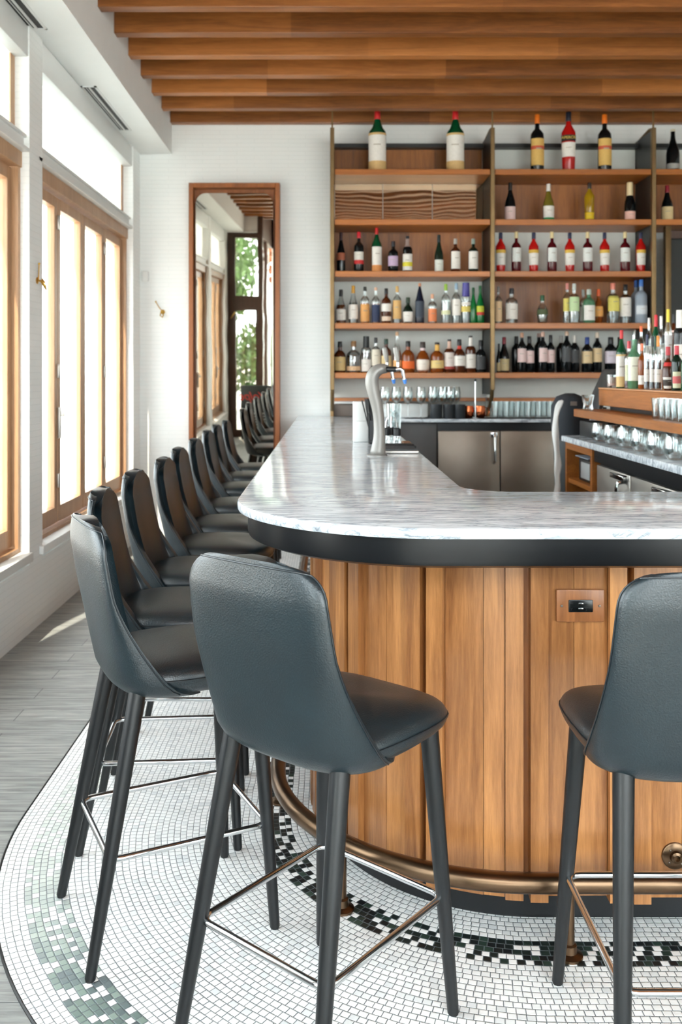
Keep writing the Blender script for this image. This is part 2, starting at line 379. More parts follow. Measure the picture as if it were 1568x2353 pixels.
# mosaic inlay, 3 mm proud, running round the bar corner
pts = [(XR, 1.435)]
pts += [(CXK-1.535*math.sin(a), CYK-1.535*math.cos(a)) for a in [PI/2*k/40 for k in range(41)]]
pts += [(-.985, YB), (XR, YB)]
mo = MB().prism(pts, .0005, .004).build('floor', MOSAIC, None, False)
struct(mo, 'white mosaic tile floor with dark checkered bands around the bar', 'floor')
rim = MB().tube([(x, y, .002) for x, y in pts[:-1]], .004, 6).build('trim_1', BLACKM); struct(rim, 'thin dark metal strip between mosaic and plank floor', 'trim')
struct(box('wall_back', BRICK, -1.9, XR+.1, YB, YB+.15, 0, ZC), 'white painted brick back wall', 'wall')
struct(box('wall_right', WHITE, XR, XR+.15, YF, YB, 0, ZC), 'white right wall', 'wall')
struct(box('ceiling', W_BEAM, -1.9, XR+.1, YF, YB+.1, ZC, ZC+.1), 'wood ceiling above the beams', 'ceiling')
struct(box('trim_2', WHITE, -1.9, XS, .9, YB, ZS, ZC), 'white boxed soffit running above the windows', 'soffit')
# left wall: sill wall and piers (window bays A, B, C)
bays = [(1.25, 2.95, 3), (3.2, 5.04, 3), (5.215, 7.70, 4)]
wl = MB().box(-1.9, XW, .9, YB, 0, .38)
edges = [(.9, 1.25), (2.95, 3.2), (5.04, 5.27), (7.72, YB)]
for a, c in edges: wl.box(-1.9, XW, a, c, .38, ZS)
# coved foot of the wall
struct(wl.build('wall_left', BRICK, None, False), 'white painted brick window wall with piers', 'wall')
# front: glazed facade right of a recessed entry
fr = MB()
for a, c in ((-1.09, -1.0), (1.1, 1.25), (2.9, 3.05), (XR-.1, XR)): fr.box(a, c, YF-.1, YF, 0, ZC)
fr.box(-1.09, XR, YF-.1, YF, 0, .25); fr.box(-1.09, XR, YF-.1, YF, 3.3, ZC)
struct(fr.build('wall_front', WHITE, None, False), 'front wall behind the viewer', 'wall')
wf = struct(MB().box(-1.0, XR-.1, YF-.06, YF-.05, .25, 3.3).build('window_4', PANE, None, False), 'front windows', 'window')
# header over the entry screen
struct(box('wall_entry', WHITE, -1.9, -1.09, .82, .9, 3.36, ZC), 'wall over the entry screen', 'wall')
struct(MB().box(-1.15, -1.09, YF, .9, 0, .12).box(-1.15, -1.09, YF, .9, 3.3, ZC).box(-1.15, -1.09, -.5, -.4, 0, 3.3).box(-1.15, -1.07, .84, .92, 0, ZC).build('wall_vestibule', W_DARK, None, False), 'dark framed glazed side of the entry', 'wall')
struct(MB().box(-1.125, -1.12, YF, .84, .12, 3.3).build('window_5', PANE, None, False), 'glazing along the entry', 'window')
# entry screen with door, seen in the mirror
d = struct(MB().box(-1.65, -1.52, .84, .92, 0, 3.35).box(-1.52, -1.15, .84, .92, 3.26, 3.35).box(-1.52, -1.15, .84, .92, 2.08, 2.32)
  .box(-1.19, -1.15, .84, .92, 0, 2.08).box(-1.52, -1.15, .84, .92, 0, .12).build('door_1', W_DARK, None, False), 'dark wood glazed entry door and transom', 'door')
MB().box(-1.52, -1.15, .875, .882, .12, 2.08).box(-1.52, -1.15, .875, .882, 2.32, 3.26).build('pane', PANE, d, False)
MB().tube([(-1.6, .95, 1.95), (-1.57, 1.0, 1.99), (-1.52, 1.0, 2.06)], .012, 8).build('door_handle', BRASS, d)
# windows of the left wall
def bay(idx, y0, y1, n, label):
    root = MB()
    x0, x1 = -1.80, -1.70
    root.box(x0, x1, y0, y1, .42, .475); root.box(x0, x1+.01, y0, y1, 2.57, 2.655)
    root.box(x0, x1, y0, y0+.035, .475, 2.57); root.box(x0, x1, y1-.035, y1, .475, 2.57)
    root.box(x0-.02, x1-.04, y0, y0+.03, 2.74, 3.35); root.box(x0-.02, x1-.03, y1-.07, y1, 2.74, 3.35)
    o = struct(root.build('window_%d' % idx, W_WIN, None, False), label, 'window')
    MB().box(-1.86, -1.65, y0, y1, 2.655, 2.675).box(-1.86, -1.68, y0, y1, 2.675, 2.735).box(-1.86, -1.665, y0, y1, 2.735, 2.75).build('transom', TRIMW, o, False)
    MB().box(-1.82, -1.814, y0+.03, y1-.06, 2.75, 3.35).build('pane', PANE, o, False)
    W = (y1-y0-.07)/n
    for k in range(n):
        a = y0+.035+k*W+.004; c = a+W-.008
        st = .062
        s = MB().box(-1.785, -1.735, a, a+st, .485, 2.56, .004).box(-1.785, -1.735, c-st, c, .485, 2.56, .004)
        s.box(-1.785, -1.735, a+st, c-st, .485, .585).box(-1.785, -1.735, a+st, c-st, 2.49, 2.56)
        s = s.build('sash', W_WIN, o, False)
        MB().box(-1.764, -1.758, a+st, c-st, .585, 2.49).build('pane', PANE, s, False)
        if k % 2 == 1 or n == 3:
            for z in (.75, 1.45, 2.4): MB().box(-1.736, -1.722, a-.022, a+.018, z-.045, z+.045, .003).build('hinge', STEEL, s)
    MB().box(-1.733, -1.715, y0+.035+W-.015, y0+.035+W+.012, 1.02, 1.22, .004).box(-1.72, -1.69, y0+.035+W-.008, y0+.035+W+.006, 1.16, 1.19, .003).build('window_handle', STEEL, o)
    MB().box(-1.82, -1.625, y0, y1, .40, .45, .006).build('window_sill', TRIMW, o)
    # roller blind
    b = empty('roller_blind', ((XW-1.75)/2, (y0+y1)/2, 3.27))
    MB().box(-.055, .045, -(y1-y0)/2+.002, (y1-y0)/2-.002, -.09, .08, .006).build('cassette', TRIMW, b)
    MB().box(-.033, -.031, -(y1-y0)/2+.035, (y1-y0)/2-.09, -.52, -.06).build('blind_fabric', BLIND, b, False)
    return o, b
_, b0 = bay(1, *bays[0], 'folding wood window, out of view nearest the entry')
_, b1 = bay(2, *bays[1], 'bright folding window cut off at the left edge')
_, b2 = bay(3, *bays[2], 'four-leaf folding wood window next to the mirror wall')
tag(b0, 'white roller blind on the window beside the entry, seen in the mirror', 'blind', 'roller blinds')
tag(b1, 'white roller blind at the upper left edge, its pull cord hanging down', 'blind', 'roller blinds')
tag(b2, 'long white roller blind over the four-leaf folding window', 'blind', 'roller blinds')
MB().tube([(-.045, 5.005-4.12, -.09), (-.042, 5.0-4.12, -.35), (-.035, 4.99-4.12, -.6), (-.01, 5.03-4.12, -.68), (.03, 5.05-4.12, -.70)], .004, 6).build('pull_cord', TRIMW, b1)
# soffit vents
def vent(y0, y1, xa, xb, label):
    v = empty('air_vent', ((xa+xb)/2, (y0+y1)/2, ZS)); hx = (xb-xa)/2; hy = (y1-y0)/2
    MB().box(-hx, -hx+.014, -hy, hy, -.006, .0).box(hx-.014, hx, -hy, hy, -.006, 0).box(-hx, hx, -hy, -hy+.014, -.006, 0).box(-hx, hx, hy-.014, hy, -.006, 0).build('frame', TRIMW, v, False)
    MB().box(-hx+.014, hx-.014, -hy+.014, hy-.014, -.0015, 0).build('slot', BLACKP, v, False)
    MB().box(-.007, .007, -hy+.014, hy-.014, -.006, 0).build('louver', TRIMW, v, False)
    MB().box(-.024, -.019, -hy+.014, hy-.014, -.005, 0).build('louver', TRIMW, v, False)
    tag(v, label, 'vent', 'linear vents in the soffit')
vent(6.1, 7.2, -1.655, -1.552, 'white slot air vent in the soffit above the far blind')
vent(3.9, 5.09, -1.68, -1.565, 'white slot air vent in the soffit, cut by the top left corner')
# ceiling beams
for k in range(19):
    y = 7.906-.4145*k
    o = MB().box(0, XR-XS, 0, .085, 0, .25, .004, 1).build('ceiling_beam', W_BEAM, None, loc=(XS, y, 3.61))
    tag(o, 'walnut ceiling beam, the %s one counting from the back wall' % ordw(k+1), 'beam', 'walnut ceiling beams')
# recessed mirror on the back wall
mr = empty('wall_mirror', (-.814, YB, 0)); mr.name = 'wall_mirror'
MX0, MX1, MZ0, MZ1 = -.394, .394, .25, 3.085
fb = MB()
for a in ((-.394, -.354, MZ0, MZ1), (.354, .394, MZ0, MZ1), (-.354, .354, MZ1-.04, MZ1), (-.354, .354, MZ0, MZ0+.04)):
    fb.box(a[0], a[1], -.105, 0, a[2], a[3], .003, 1)
fb.build('frame', W_MIR, mr)
box('backing', W_MIR, -.354, .354, -.008, 0, MZ0+.04, MZ1-.04, mr)
def rrect(x0, x1, z0, z1, r, n=10):
    out = []
    for cx, cz, a in ((x1-r, z1-r, 0), (x0+r, z1-r, 90), (x0+r, z0+r, 180), (x1-r, z0+r, 270)):
        for k in range(n+1):
            t = math.radians(a+90*k/n); out.append((cx+r*math.cos(t), cz+r*math.sin(t)))
    return out
HM = (2.998-MZ0-.06)/2
gl = MB().prism([(x, -z) for x, z in rrect(-.335, .335, -HM, HM, .09)], -.003, .003).build('mirror_glass', MIRROR, mr, False)
gl.location = (0, -.052, MZ0+.06+HM); gl.rotation_euler = (PI/2+math.radians(1.6), 0, 0)
tag(mr, 'tall wood-framed mirror with rounded inner corners on the back wall', 'mirror')
# wall hooks and sensor
def hook(loc, rz, label):
    h = empty('wall_hook', loc, rz)
    MB().lathe([(0, 0), (.018, 0), (.02, .004), (.012, .008), (0, .009)], 16).build('wall_plate', BRASS, h).rotation_euler = (PI/2, 0, 0)
    MB().tube([(0, -.008, 0), (0, -.03, -.004), (.012, -.045, -.03), (.005, -.05, -.05), (-.014, -.045, -.035), (-.012, -.03, -.01), (.004, -.03, .01), (.02, -.04, -.01)], .005, 8).build('hook_arm', BRASS, h)
    MB().tube([(0, -.008, 0), (-.03, -.02, .04), (-.055, -.03, .085)], .0035, 8).sphere((-.056, -.031, .088), .007).build('upper_prong', BRASS, h)
    tag(h, label, 'hook', 'brass coat hooks')
hook((-1.45, YB, 1.975), 0, 'brass double coat hook on the white back wall left of the mirror')
hook((XW, 5.17, 1.96), PI/2, 'brass double coat hook on the window pier')
se = MB().box(-.03, .03, -.035, 0, -.045, .045, .01).build('motion_sensor', TRIMW, None, loc=(-1.60, YB, 2.285)); tag(se, 'small white wall sensor in the corner beside the window pier', 'sensor')
# outside: pavement and trees
struct(box('ground', plain('pavement', (176, 174, 170), .8), -40, 40, -40, 40, -.3, -.15), 'pale pavement outside', 'ground')
def tree(x, y, h, r, rgb, label, nm):
    t = empty('street_tree', (x, y, -.15))
    MB().tube([(0, 0, 0), (.05, 0, h*.4), (0, .05, h*.75)], [.14, .1, .05], 8).build('trunk', W_DARK, t)
    rd = random.Random(int(x*10)); c = MB()
    for k in range(3000):
        a = rd.random()*2*PI; u = rd.uniform(-1, 1); q = r*rd.random()**.4
        p = Vector((q*math.cos(a)*math.sqrt(1-u*u), q*math.sin(a)*math.sqrt(1-u*u), h*.68+q*u*1.1))
        M = Euler((rd.random()*6, rd.random()*6, rd.random()*6)).to_matrix(); s = .13
        vs = [c.bm.verts.new(p+M@Vector(v)*s) for v in ((-1, 0, 0), (0, -.5, .2), (1, 0, 0), (0, .5, .2))]; c.bm.faces.new(vs)
    c.build('foliage', plain('leaves_'+nm, rgb, .6), t, False)
    tag(t, label, 'tree', 'trees outside the entry')
tree(-3.4, -6.5, 4.8, 1.6, (60, 92, 30), 'green street tree beyond the entry, seen in the mirror', 'a')
tree(-.2, -8.6, 5.6, 1.5, (150, 84, 36), 'orange leaved street tree seen in the mirror', 'b')
tree(-4.2, -13.5, 7.5, 2.4, (52, 82, 34), 'tall green tree farther down the street, seen in the mirror', 'c')
for i, (x, y) in enumerate(((-3.1, -4.6), (-1.6, -5.6), (-4.9, -5.2))):
    hb_ = empty('street_shrub', (x, y, -.15)); rd = random.Random(i); c = MB()
    for k in range(1600):
        a = rd.random()*2*PI; u = rd.uniform(-1, 1); q = .75*rd.random()**.4
        p = Vector((q*math.cos(a)*math.sqrt(1-u*u), q*math.sin(a)*math.sqrt(1-u*u), 1.1+q*u*1.3))
        M = Euler((rd.random()*6, rd.random()*6, rd.random()*6)).to_matrix()
        c.bm.faces.new([c.bm.verts.new(p+M@Vector(v)*.09) for v in ((-1, 0, 0), (0, -.5, .2), (1, 0, 0), (0, .5, .2))])
    c.build('foliage', plain('leaves_shrub', (58, 88, 36), .6), hb_, False)
    MB().tube([(0, 0, 0), (.02, 0, .5), (0, .02, 1.1)], [.04, .035, .02], 8).build('stem', W_DARK, hb_)
    tag(hb_, ['green shrub outside nearest the entry door, seen in the mirror', 'green shrub outside right of the first one, seen in the mirror', 'green shrub outside left of the first one, seen in the mirror'][i], 'shrub', 'shrubs outside the entry')
# black sidewalk sign board standing by the entry
sb = empty('sign_board', (-1.17, 1.2, 0), PI)
bd = MB().box(-.24, .24, -.012, .012, 0, .88, .004).build('board', plain('blackboard', (30, 36, 36), .6), sb); bd.rotation_euler = (math.radians(4), 0, 0)
bk = MB().box(-.24, .24, -.012, .012, 0, .85, .004).build('rear_leg', W_DARK, sb); bk.location = (0, .16, 0); bk.rotation_euler = (math.radians(-6), 0, 0)
RED = plain('red_chalk', (178, 50, 40), .6)
textmesh('Volpe', .2, RED, bd, (.03, -.015, .70), (PI/2, 0, 0), shear=.35, offset=.001)
CH = plain('white_chalk', (190, 190, 190), .7)
tg = MB()
for k in range(6): tg.box(-.16+.02*(k % 2), .16-.03*(k % 3), -.015, -.012, .42-.045*k, .43-.045*k)
tg.build('chalk_lines', CH, bd, False)
tag(sb, 'black sandwich board with red script lettering, seen in the mirror', 'sign')
portal((-1.95, 4.6, 1.7), (0, -PI/2, 0), 3.3, 6.8)
portal((1.75, YF-.15, 1.8), (PI/2, 0, 0), 5.6, 3.2)
# ================================================================ the bar
def corner_path(xl, yf, R, xend, yend, off=0, n=32):
    """outline points from the straight left side round the near corner to the straight front"""
    cx, cy = xl+R, yf+R
    p = [(xl, yend)]
    p += [(cx-R*math.cos(a), cy-R*math.sin(a)) for a in [PI/2*k/n for k in range(n+1)]]
    p += [(xend, yf)]
    return p
XE = 3.6
def inner_path(xi, yi, r, xend, yend, n=10):
    # inner side: from right end back along the inner front edge, round the inner corner, to the far end
    return [(xend, yi)]+[(xi+r-r*math.sin(a), yi+r-r*math.cos(a)) for a in [PI/2*k/n for k in range(n+1)]]+[(xi, yend)]
# marble worktop
def worktop(inset, z0, z1, bev):
    o = corner_path(-.265+inset, 2.135+inset, .55-inset, XE, YB-.01)
    i = inner_path(.425-inset, 2.81-inset, .16, XE, YB-.01)
    return o+i
ot = worktop(0, 0, 0, 0)
mb = MB()
def ringz(ins, z): return [(x, y, z) for x, y in worktop(ins, 0, 0, 0)]
mb.loft([ringz(.006, 1.043), ringz(.002, 1.0445), ringz(0, 1.049), ringz(0, 1.063), ringz(.003, 1.0685), ringz(.009, 1.070)])
ct = mb.build('bar_worktop', MARBLE, None, True, 30)
tag(ct, 'long white grey-veined marble bar top with a rounded corner', 'countertop')
# bar body
PXL, PYF, PR = -.038, 2.337, .588
bar = empty('bar_counter', (.5, 3, 0)); bar['label'] = 'curved bar front of vertical walnut boards over a black plinth'; bar['category'] = 'bar'
def W(o): o.location = (-.5, -3, 0); return o
ap = MB()
def apr(ins, z): return [(x, y, z) for x, y in corner_path(-.265+ins, 2.135+ins, .55-ins, XE, YB-.01)+inner_path(.405, 2.83, .16, XE, YB-.01)]
ap.loft([apr(.12, .955), apr(.115, .962), apr(.055, .966), apr(.033, .975), apr(.03, .985), apr(.03, 1.043)])
W(ap.build('apron', BLACKM, bar, True, 30))
core = MB().prism(corner_path(PXL+.02, PYF+.02, PR-.02, XE, YB-.01)+inner_path(.40, 2.84, .14, XE, YB-.01), .1, .96)
W(core.build('core', W_DARK, bar, False))
W(MB().prism(corner_path(-.015, 2.40, .57, XE, YB-.01)+inner_path(.38, 2.86, .14, XE, YB-.01), .004, .1).build('plinth', BLACKM, bar, True, 30))
# boards: arc-length parameter s, s=0 where the front turns straight (x = cx)
CXP, CYP = PXL+PR, PYF+PR; ARC = PR*PI/2
def curve(s):
    if s >= 0: return Vector((CXP+s, PYF)), Vector((0, -1))
    if s > -ARC:
        a = -s/PR; return Vector((CXP-PR*math.sin(a), CYP-PR*math.cos(a))), Vector((-math.sin(a), -math.cos(a)))
    return Vector((PXL, CYP+(-s-ARC))), Vector((-1, 0))
def board(s0, s1, proud, z0, z1, name):
    n = max(1, int((s1-s0)/.02)) if s0 > -ARC-.3 else 1
    a = []; c = []
    for k in range(n+1):
        p, q = curve(s0+(s1-s0)*k/n); a.append(p+q*proud); c.append(p-q*.019)
    m = MB().prism([tuple(v) for v in a]+[tuple(v) for v in c[::-1]], z0, z1)
    return W(m.build(name, W_PANEL if name == 'groove_strip' else W_BAR, bar, True, 30))
P = .261; s = .713-CXP-P*14-.0; k = 0
base = .452-CXP
j = -22
while True:
    g = base+j*P
    if g > XE-CXP-.3: break
    if g > -ARC-4.9:
        z0 = .096-.004*((j*7) % 3)
        board(g+.0015, g+.045, .021, z0-.003, .985, 'batten')
        board(g+.045, g+.0625, -.012, .1, .985, 'groove_strip')
        board(g+.0625, g+.106, .021, z0-.006, .985, 'batten')
        w1 = g+.107; w2 = g+P; mid_ = w1+(w2-w1)*(.45+.1*(j % 3))
        board(w1, mid_-.0006, 0, z0, .985, 'board'); board(mid_+.0006, w2, .0, z0+.001, .985, 'board')
    j += 1
# outlet plate
op = empty('power_outlet', (.642, PYF-.001, .8405))
MB().box(-.0615, .0615, -.011, 0, -.0415, .0415, .004, 2).build('cover_plate', wood('outlet_wood', (170, 108, 62), (104, 62, 32), 'Z', .4, 1.5), op)
MB().box(-.031, .031, -.0135, -.010, -.0155, .0155, .002, 2).build('socket_insert', plain('black_gloss_plastic', (10, 14, 16), .25), op)
MP = MB()
for z in (.0065, -.0065): MP.box(-.006, .006, -.0145, -.013, z-.002, z+.002, .0006)
MP.build('usb_port', CHROME, op)
ic = MB()
for x in (-.024, .014): ic.box(x-.003, x+.003, -.0142, -.0132, .0055, .0070); ic.box(x-.003, x+.003, -.0142, -.0132, -.0055, -.0045); ic.box(x-.0006, x+.0006, -.0142, -.0132, -.0115, -.0045)
ic.build('slot_marks', CHROME, op, False)
for x in (-.048, .048): MB().lathe([(.0035, 0), (.003, .0015), (0, .002)], 12).build('screw', STEELD, op, loc=(x, -.011, 0)).rotation_euler = (PI/2, 0, 0)
tag(op, 'wooden outlet plate with black USB and power sockets on the bar front', 'outlet')
# foot rail
rl = empty('foot_rail', (0, 0, 0))
RP = corner_path(-.16, 2.24, .667, XE, 7.9)
path = [(-.16, 7.9-.25*k, .183) for k in range(20)]+[(x, y, .183) for x, y in RP[1:-1]]+[(.6+.3*k, 2.24, .183) for k in range(10)]
MB().tube(path, .0245, 16).build('rail', BRASSR, rl)
for (x, y) in ((.035, 2.436), (.59, 2.24), (1.3, 2.24), (2.1, 2.24), (-.16, 3.05), (-.16, 4.1), (-.16, 5.2), (-.16, 6.3)):
    p = MB().lathe([(.034, 0), (.034, .006), (.02, .012), (.019, .03), (.0135, .034), (.0135, .165), (.018, .17)], 16, (0, 0, .004))
    p.build('post', BRASSR, rl, loc=(x, y, 0))
for (x, y, a) in ((.886, 2.337, 0), (1.9, 2.337, 0), (PXL, 3.6, -PI/2), (PXL, 5.0, -PI/2)):
    f = empty('flange', (x, y, .20), a); f.parent = rl
    f2 = MB().lathe([(.034, 0), (.034, .005), (.03, .008), (.016, .009), (.014, .016), (.008, .018), (.007, .010), (0, .010)], 24).build('flange', BRASSR, rl, loc=(x, y, .20)); f2.rotation_euler = Euler((PI/2, 0, 0)).to_matrix().to_euler() if a == 0 else (PI/2, 0, -PI/2)
    bpy.data.objects.remove(f)
    sc_ = MB()
    for t in range(4): sc_.sphere((.022*math.cos(t*PI/2+.7), .022*math.sin(t*PI/2+.7), .009), .003, sub=1)
    sc_.build('screws', STEELD, f2)
tag(rl, 'curved brass foot rail along the bar', 'foot rail')

# ================================================================ bar stools
def superell(a, n):
    c, s = math.cos(a), math.sin(a)
    return math.copysign(abs(c)**(2/n), c), math.copysign(abs(s)**(2/n), s)
def make_stool():
    root = empty('bar_stool')
    # shell: stacked U sections (x across, y forward)
    zb, zt = .628, 1.062
    def sec(z, t, th):
        h = (z-zb)/(zt-zb)
        yb = -.168-.068*min(1, max(0, h)*1.2)**.9                # rear plane leans back
        wd = .212-.026*h
        a = .030+.115*max(0, 1-h/.62)**1.5                    # how far the wings reach forward
        r = .075
        if z > zt-r: wd = wd-r+math.sqrt(max(0, r*r-(z-(zt-r))**2))
        rb = .045
        if z < zb+rb:
            k = 1-math.sqrt(max(0, 1-((zb+rb-z)/rb)**2)); wd -= .04*k; yb += .055*k
        ang = t*PI/2
        n = 2.9
        x = math.copysign(abs(math.sin(ang))**(2/n), ang)*(wd-th)
        y = yb+th+(a)*(1-abs(math.cos(ang))**(2/n))
        return Vector((x, y, z-.010*(abs(t)**3)*(h > .9)*(h-.9)*10))
    zs = [zb, zb+.002, zb+.006, zb+.013, zb+.024, zb+.045]+[zb+.045+(zt-.075-zb-.045)*k/12 for k in range(1, 13)]+[zt-.075+.075*math.sin(PI/2*k/8) for k in range(1, 9)]
    NT = 36
    ts = [-1+2*k/NT for k in range(NT+1)]
    m = MB(); G = []
    for z in zs: G.append([m.bm.verts.new(sec(z, t, 0)) for t in ts])
    for A, B in zip(G, G[1:]):
        for k in range(NT): m.bm.faces.new((A[k], A[k+1], B[k+1], B[k]))
    sh = m.build('backrest', LEATHER, root, True, 180)
    md = sh.modifiers.new('thick', 'SOLIDIFY'); md.thickness = .042; md.offset = -1
    me = sh.data
    if me.polygons[NT*12+NT//2].normal.y > 0: me.flip_normals()
    bv = sh.modifiers.new('soft', 'BEVEL'); bv.width = .013; bv.segments = 4; bv.limit_method = 'ANGLE'; bv.angle_limit = math.radians(50)
    rimp = []
    for z in zs[3:]: rimp.append(sec(z, -.985, -.0008))
    rimp += [sec(zt-.0105, t, -.0008) for t in ts[1:-1]]
    rimp = [p for p in rimp if p.z < zt-.009]
    rimp += [sec(z, .985, -.0008) for z in zs[:2:-1] if z < zt-.009]
    MB().tube(rimp, .0021, 6).build('piping', PIPE, root)
    # seat cushion
    rings = []
    for z, ins in ((.626, .075), (.629, .045), (.637, .018), (.655, .004), (.672, 0), (.680, .0), (.694, .006), (.706, .022), (.714, .06), (.718, .12)):
        ring = []
        for k in range(40):
            c, s_ = superell(2*PI*k/40, 3.6)
            hw = .209-ins; hy = .215-ins
            x = c*hw*(1-.05*max(0, -s_)); y = .055+s_*hy
            dz = -.012*max(0, s_)**2 if z > .65 else .02*max(0, s_)**2
            ring.append((x, y, z+dz))
        rings.append(ring)
    mb = MB(); mb.loft(rings, True, True, False)
    last = rings[-1]; cen = mb.bm.verts.new((0, .055, .719)); mb.bm.verts.ensure_lookup_table()
    vs = [v for v in mb.bm.verts if abs(v.co.z-last[0][2]) < .02 and v is not cen][-40:]
    for k in range(40): mb.bm.faces.new((vs[k], vs[(k+1) % 40], cen))
    seat = mb.build('seat', LEATHER, root, True, 180)
    seat.modifiers.new('soft', 'SUBSURF').render_levels = 1
    sl = []
    for k in range(40):
        c, s_ = superell(2*PI*k/40, 3.6); sl.append((c*.2095*(1-.05*max(0, -s_)), .055+s_*.2155, 0.676-.012*max(0, s_)**2))
    MB().tube(sl, .0018, 6, closed=True).build('seat_seam', PIPE, seat)
    # legs
    for sx in (-1, 1):
        for sy in (-1, 1):
            top = Vector((sx*.150, .035+sy*.155, .655)); bot = Vector((sx*.193, -.01+sy*.235, .0045))
            pts = [top.lerp(bot, t) for t in (0, .25, .5, .75, 1)]
            lg = MB().tube(pts, [.0215, .020, .018, .0155, .0130], 16).build('leg', LEGM, root)
            MB().tube([bot+Vector((0, 0, .0)), bot-Vector((0, 0, .004))], .0115, 12).build('foot_glide', BLACKP, lg)
    # chrome footrest ring
    q = .262; t = (.655-q)/(.655-.0045)
    hx = .150+.043*t; hy1 = .190+.035*t; hy0 = -.120-.125*t
    pts = []
    for cx_, cy_, a in ((hx, hy1, 0), (-hx, hy1, 90), (-hx, hy0, 180), (hx, hy0, 270)):
        r = .03; ox = cx_-math.copysign(r, cx_); oy = cy_-math.copysign(r, cy_)
        for k in range(6):
            aa = math.radians(a+90*k/5); pts.append((ox+r*math.cos(aa), oy+r*math.sin(aa), q))
    MB().tube(pts, .0075, 10, closed=True).build('footrest', CHROME, root)
    return root
st0 = make_stool()
st = [  # x, y, facing angle from +X (deg), label
 (-0.014, 1.99, 50, 'dark slate leather bar stool in the centre foreground, back turned to the viewer'),
 (0.73, 1.915, 90, 'dark slate leather bar stool cut off by the right edge'),
 (-0.425, 2.43, 26, 'slate leather bar stool at the far left, nearest of the window row'),
 (-0.51, 2.92, 4, 'second slate leather stool of the window row, behind the nearest one'),
 (-0.52, 3.45, 0, 'third slate leather stool of the row along the bar side'),
 (-0.505, 3.98, 0, 'fourth slate leather stool of the row, its rounded seat front in clear view'),
 (-0.53, 4.53, 0, 'fifth slate leather stool, under the far tip of the marble corner'),
 (-0.545, 5.18, 0, 'sixth slate leather stool of the row along the bar side'),
 (-0.575, 5.95, 0, 'seventh stool of the row, in front of the left mirror edge'),
 (-0.6, 6.62, 0, 'eighth slate leather stool, second from the far end of the row'),
 (-0.6, 7.25, 0, 'last slate leather stool of the row, closest to the mirror'),
]
for i, (x, y, a, lab) in enumerate(st):
    o = st0 if i == 0 else dup(st0)
    o.location = (x, y, .004); o.rotation_euler = (0, 0, math.radians(a-90))
    tag(o, lab, 'bar stool', 'slate leather bar stools')
# ================================================================ back bar counter, fridges
YS = 7.57                                       # front plane of the shelving
bc = MB().box(.427, 3.35, 7.34, YB, 1.043, 1.070, .004, 2).build('back_bar_worktop', MARBLE); tag(bc, 'white marble worktop along the back wall below the shelves', 'countertop')
def fridge(x0, x1, lab, mat, handles, nd=2, yf=7.40, z1=.97):
    f = empty('bar_fridge', ((x0+x1)/2, YB-.2, 0)); hw = (x1-x0)/2; yy = yf-(YB-.2)
    MB().box(-hw, hw, yy+.03, .19, .05, 1.043).build('cabinet_body', BLACKM, f, False)
    w_ = 2*hw/nd
    for k in range(nd):
        a = -hw+k*w_
        dd = MB().box(a+.004, a+w_-.004, yy, yy+.03, .08, z1, .004).build('door', mat, f)
        if handles:
            hx = a+w_-.05
            MB().tube([(hx, yy, z1-.03), (hx, yy-.04, z1-.035), (hx, yy-.045, z1-.06), (hx, yy-.045, z1-.24), (hx, yy, z1-.26)], .011, 8).box(hx-.03, hx+.025, yy-.02, yy, z1-.05, z1-.005, .004).build('handle', CHROME, dd)
    tag(f, lab, 'fridge', 'stainless fridges behind the bar'); return f
fridge(.885, 1.38+.52, 'two-door brushed steel fridge under the back worktop', STEELD, True)
fridge(1.91, 3.3, 'dark steel fridge under the back worktop by the hanging towel', STEELD, True)
cbt = box('bar_side_cabinet', plain('grey_laminate', (92, 92, 92), .45), .43, .88, 7.42, 7.9, .01, 1.04, bev=.003); tag(cbt, 'plain dark grey cabinet between the side counter and the steel fridge', 'cabinet')
# ================================================================ shelving
SZ = dict(s1=3.128, s2=2.713, s3=2.284, s4=1.855, s5=1.444)
sh = empty('bottle_shelving', (.69, YB-.02, 0)); tag(sh, 'wall of walnut liquor shelves between bronze uprights', 'shelving')
OX, OY = .69, YB-.02
def S(o): o.location = (-OX, -OY, 0); return o
posts = [.032, 1.359, 2.693]
for i, x in enumerate(posts):
    m = MB().box(x-.0175, x+.0175, YS-.02, YS+.02, 1.30, 3.47, .003, 1)
    m.box(x-.006, x+.006, YS-.004, YS+.008, 3.45, 3.88)
    # curved foot back to the wall and raking top
    m.tube([(x, YS, 1.31), (x, YS+.03, 1.24), (x, YS+.1, 1.17), (x, YS+.2, 1.13), (x, YS+.2, 1.072)], .017, 8)
    m.tube([(x, YS, 3.46), (x, YS+.08, 3.475), (x, YB-.05, 3.44)], .014, 8)
    S(m.build('upright', BRONZE, sh))
    S(MB().box(x-.014, x+.014, YS+.02, YB-.03, 1.26, 3.45).build('side_panel', DPANEL, sh, False))
bays2 = [(.052, 1.340), (1.379, 2.674), (2.713, 3.6)]
for bi, (a, c) in enumerate(bays2):
    for kk, z in SZ.items():
        if bi == 2 and kk in ('s3', 's4', 's5'): continue
        S(MB().box(a, c, YS-.01, YB-.03, z-.047, z, .003, 1).build('shelf', W_SHELF, sh))
    S(MB().box(a, c, YB-.12, YB-.03, 3.385, 3.42).build('top_rail', DPANEL, sh, False))
    S(MB().box(a, c, YB-.22, YB-.03, 1.2, 1.228).build('lower_ledge', W_SHELF, sh, False)) if bi < 2 else None
zz = [1.228, 1.397, 1.444, 1.808, 1.855, 2.237, 2.284, 2.666, 2.713, 3.081, 3.128, 3.385]
bands = [(1.0, 1.397), (1.444, 1.808), (1.855, 2.237), (2.284, 2.666), (2.713, 3.081), (3.128, 3.385)]
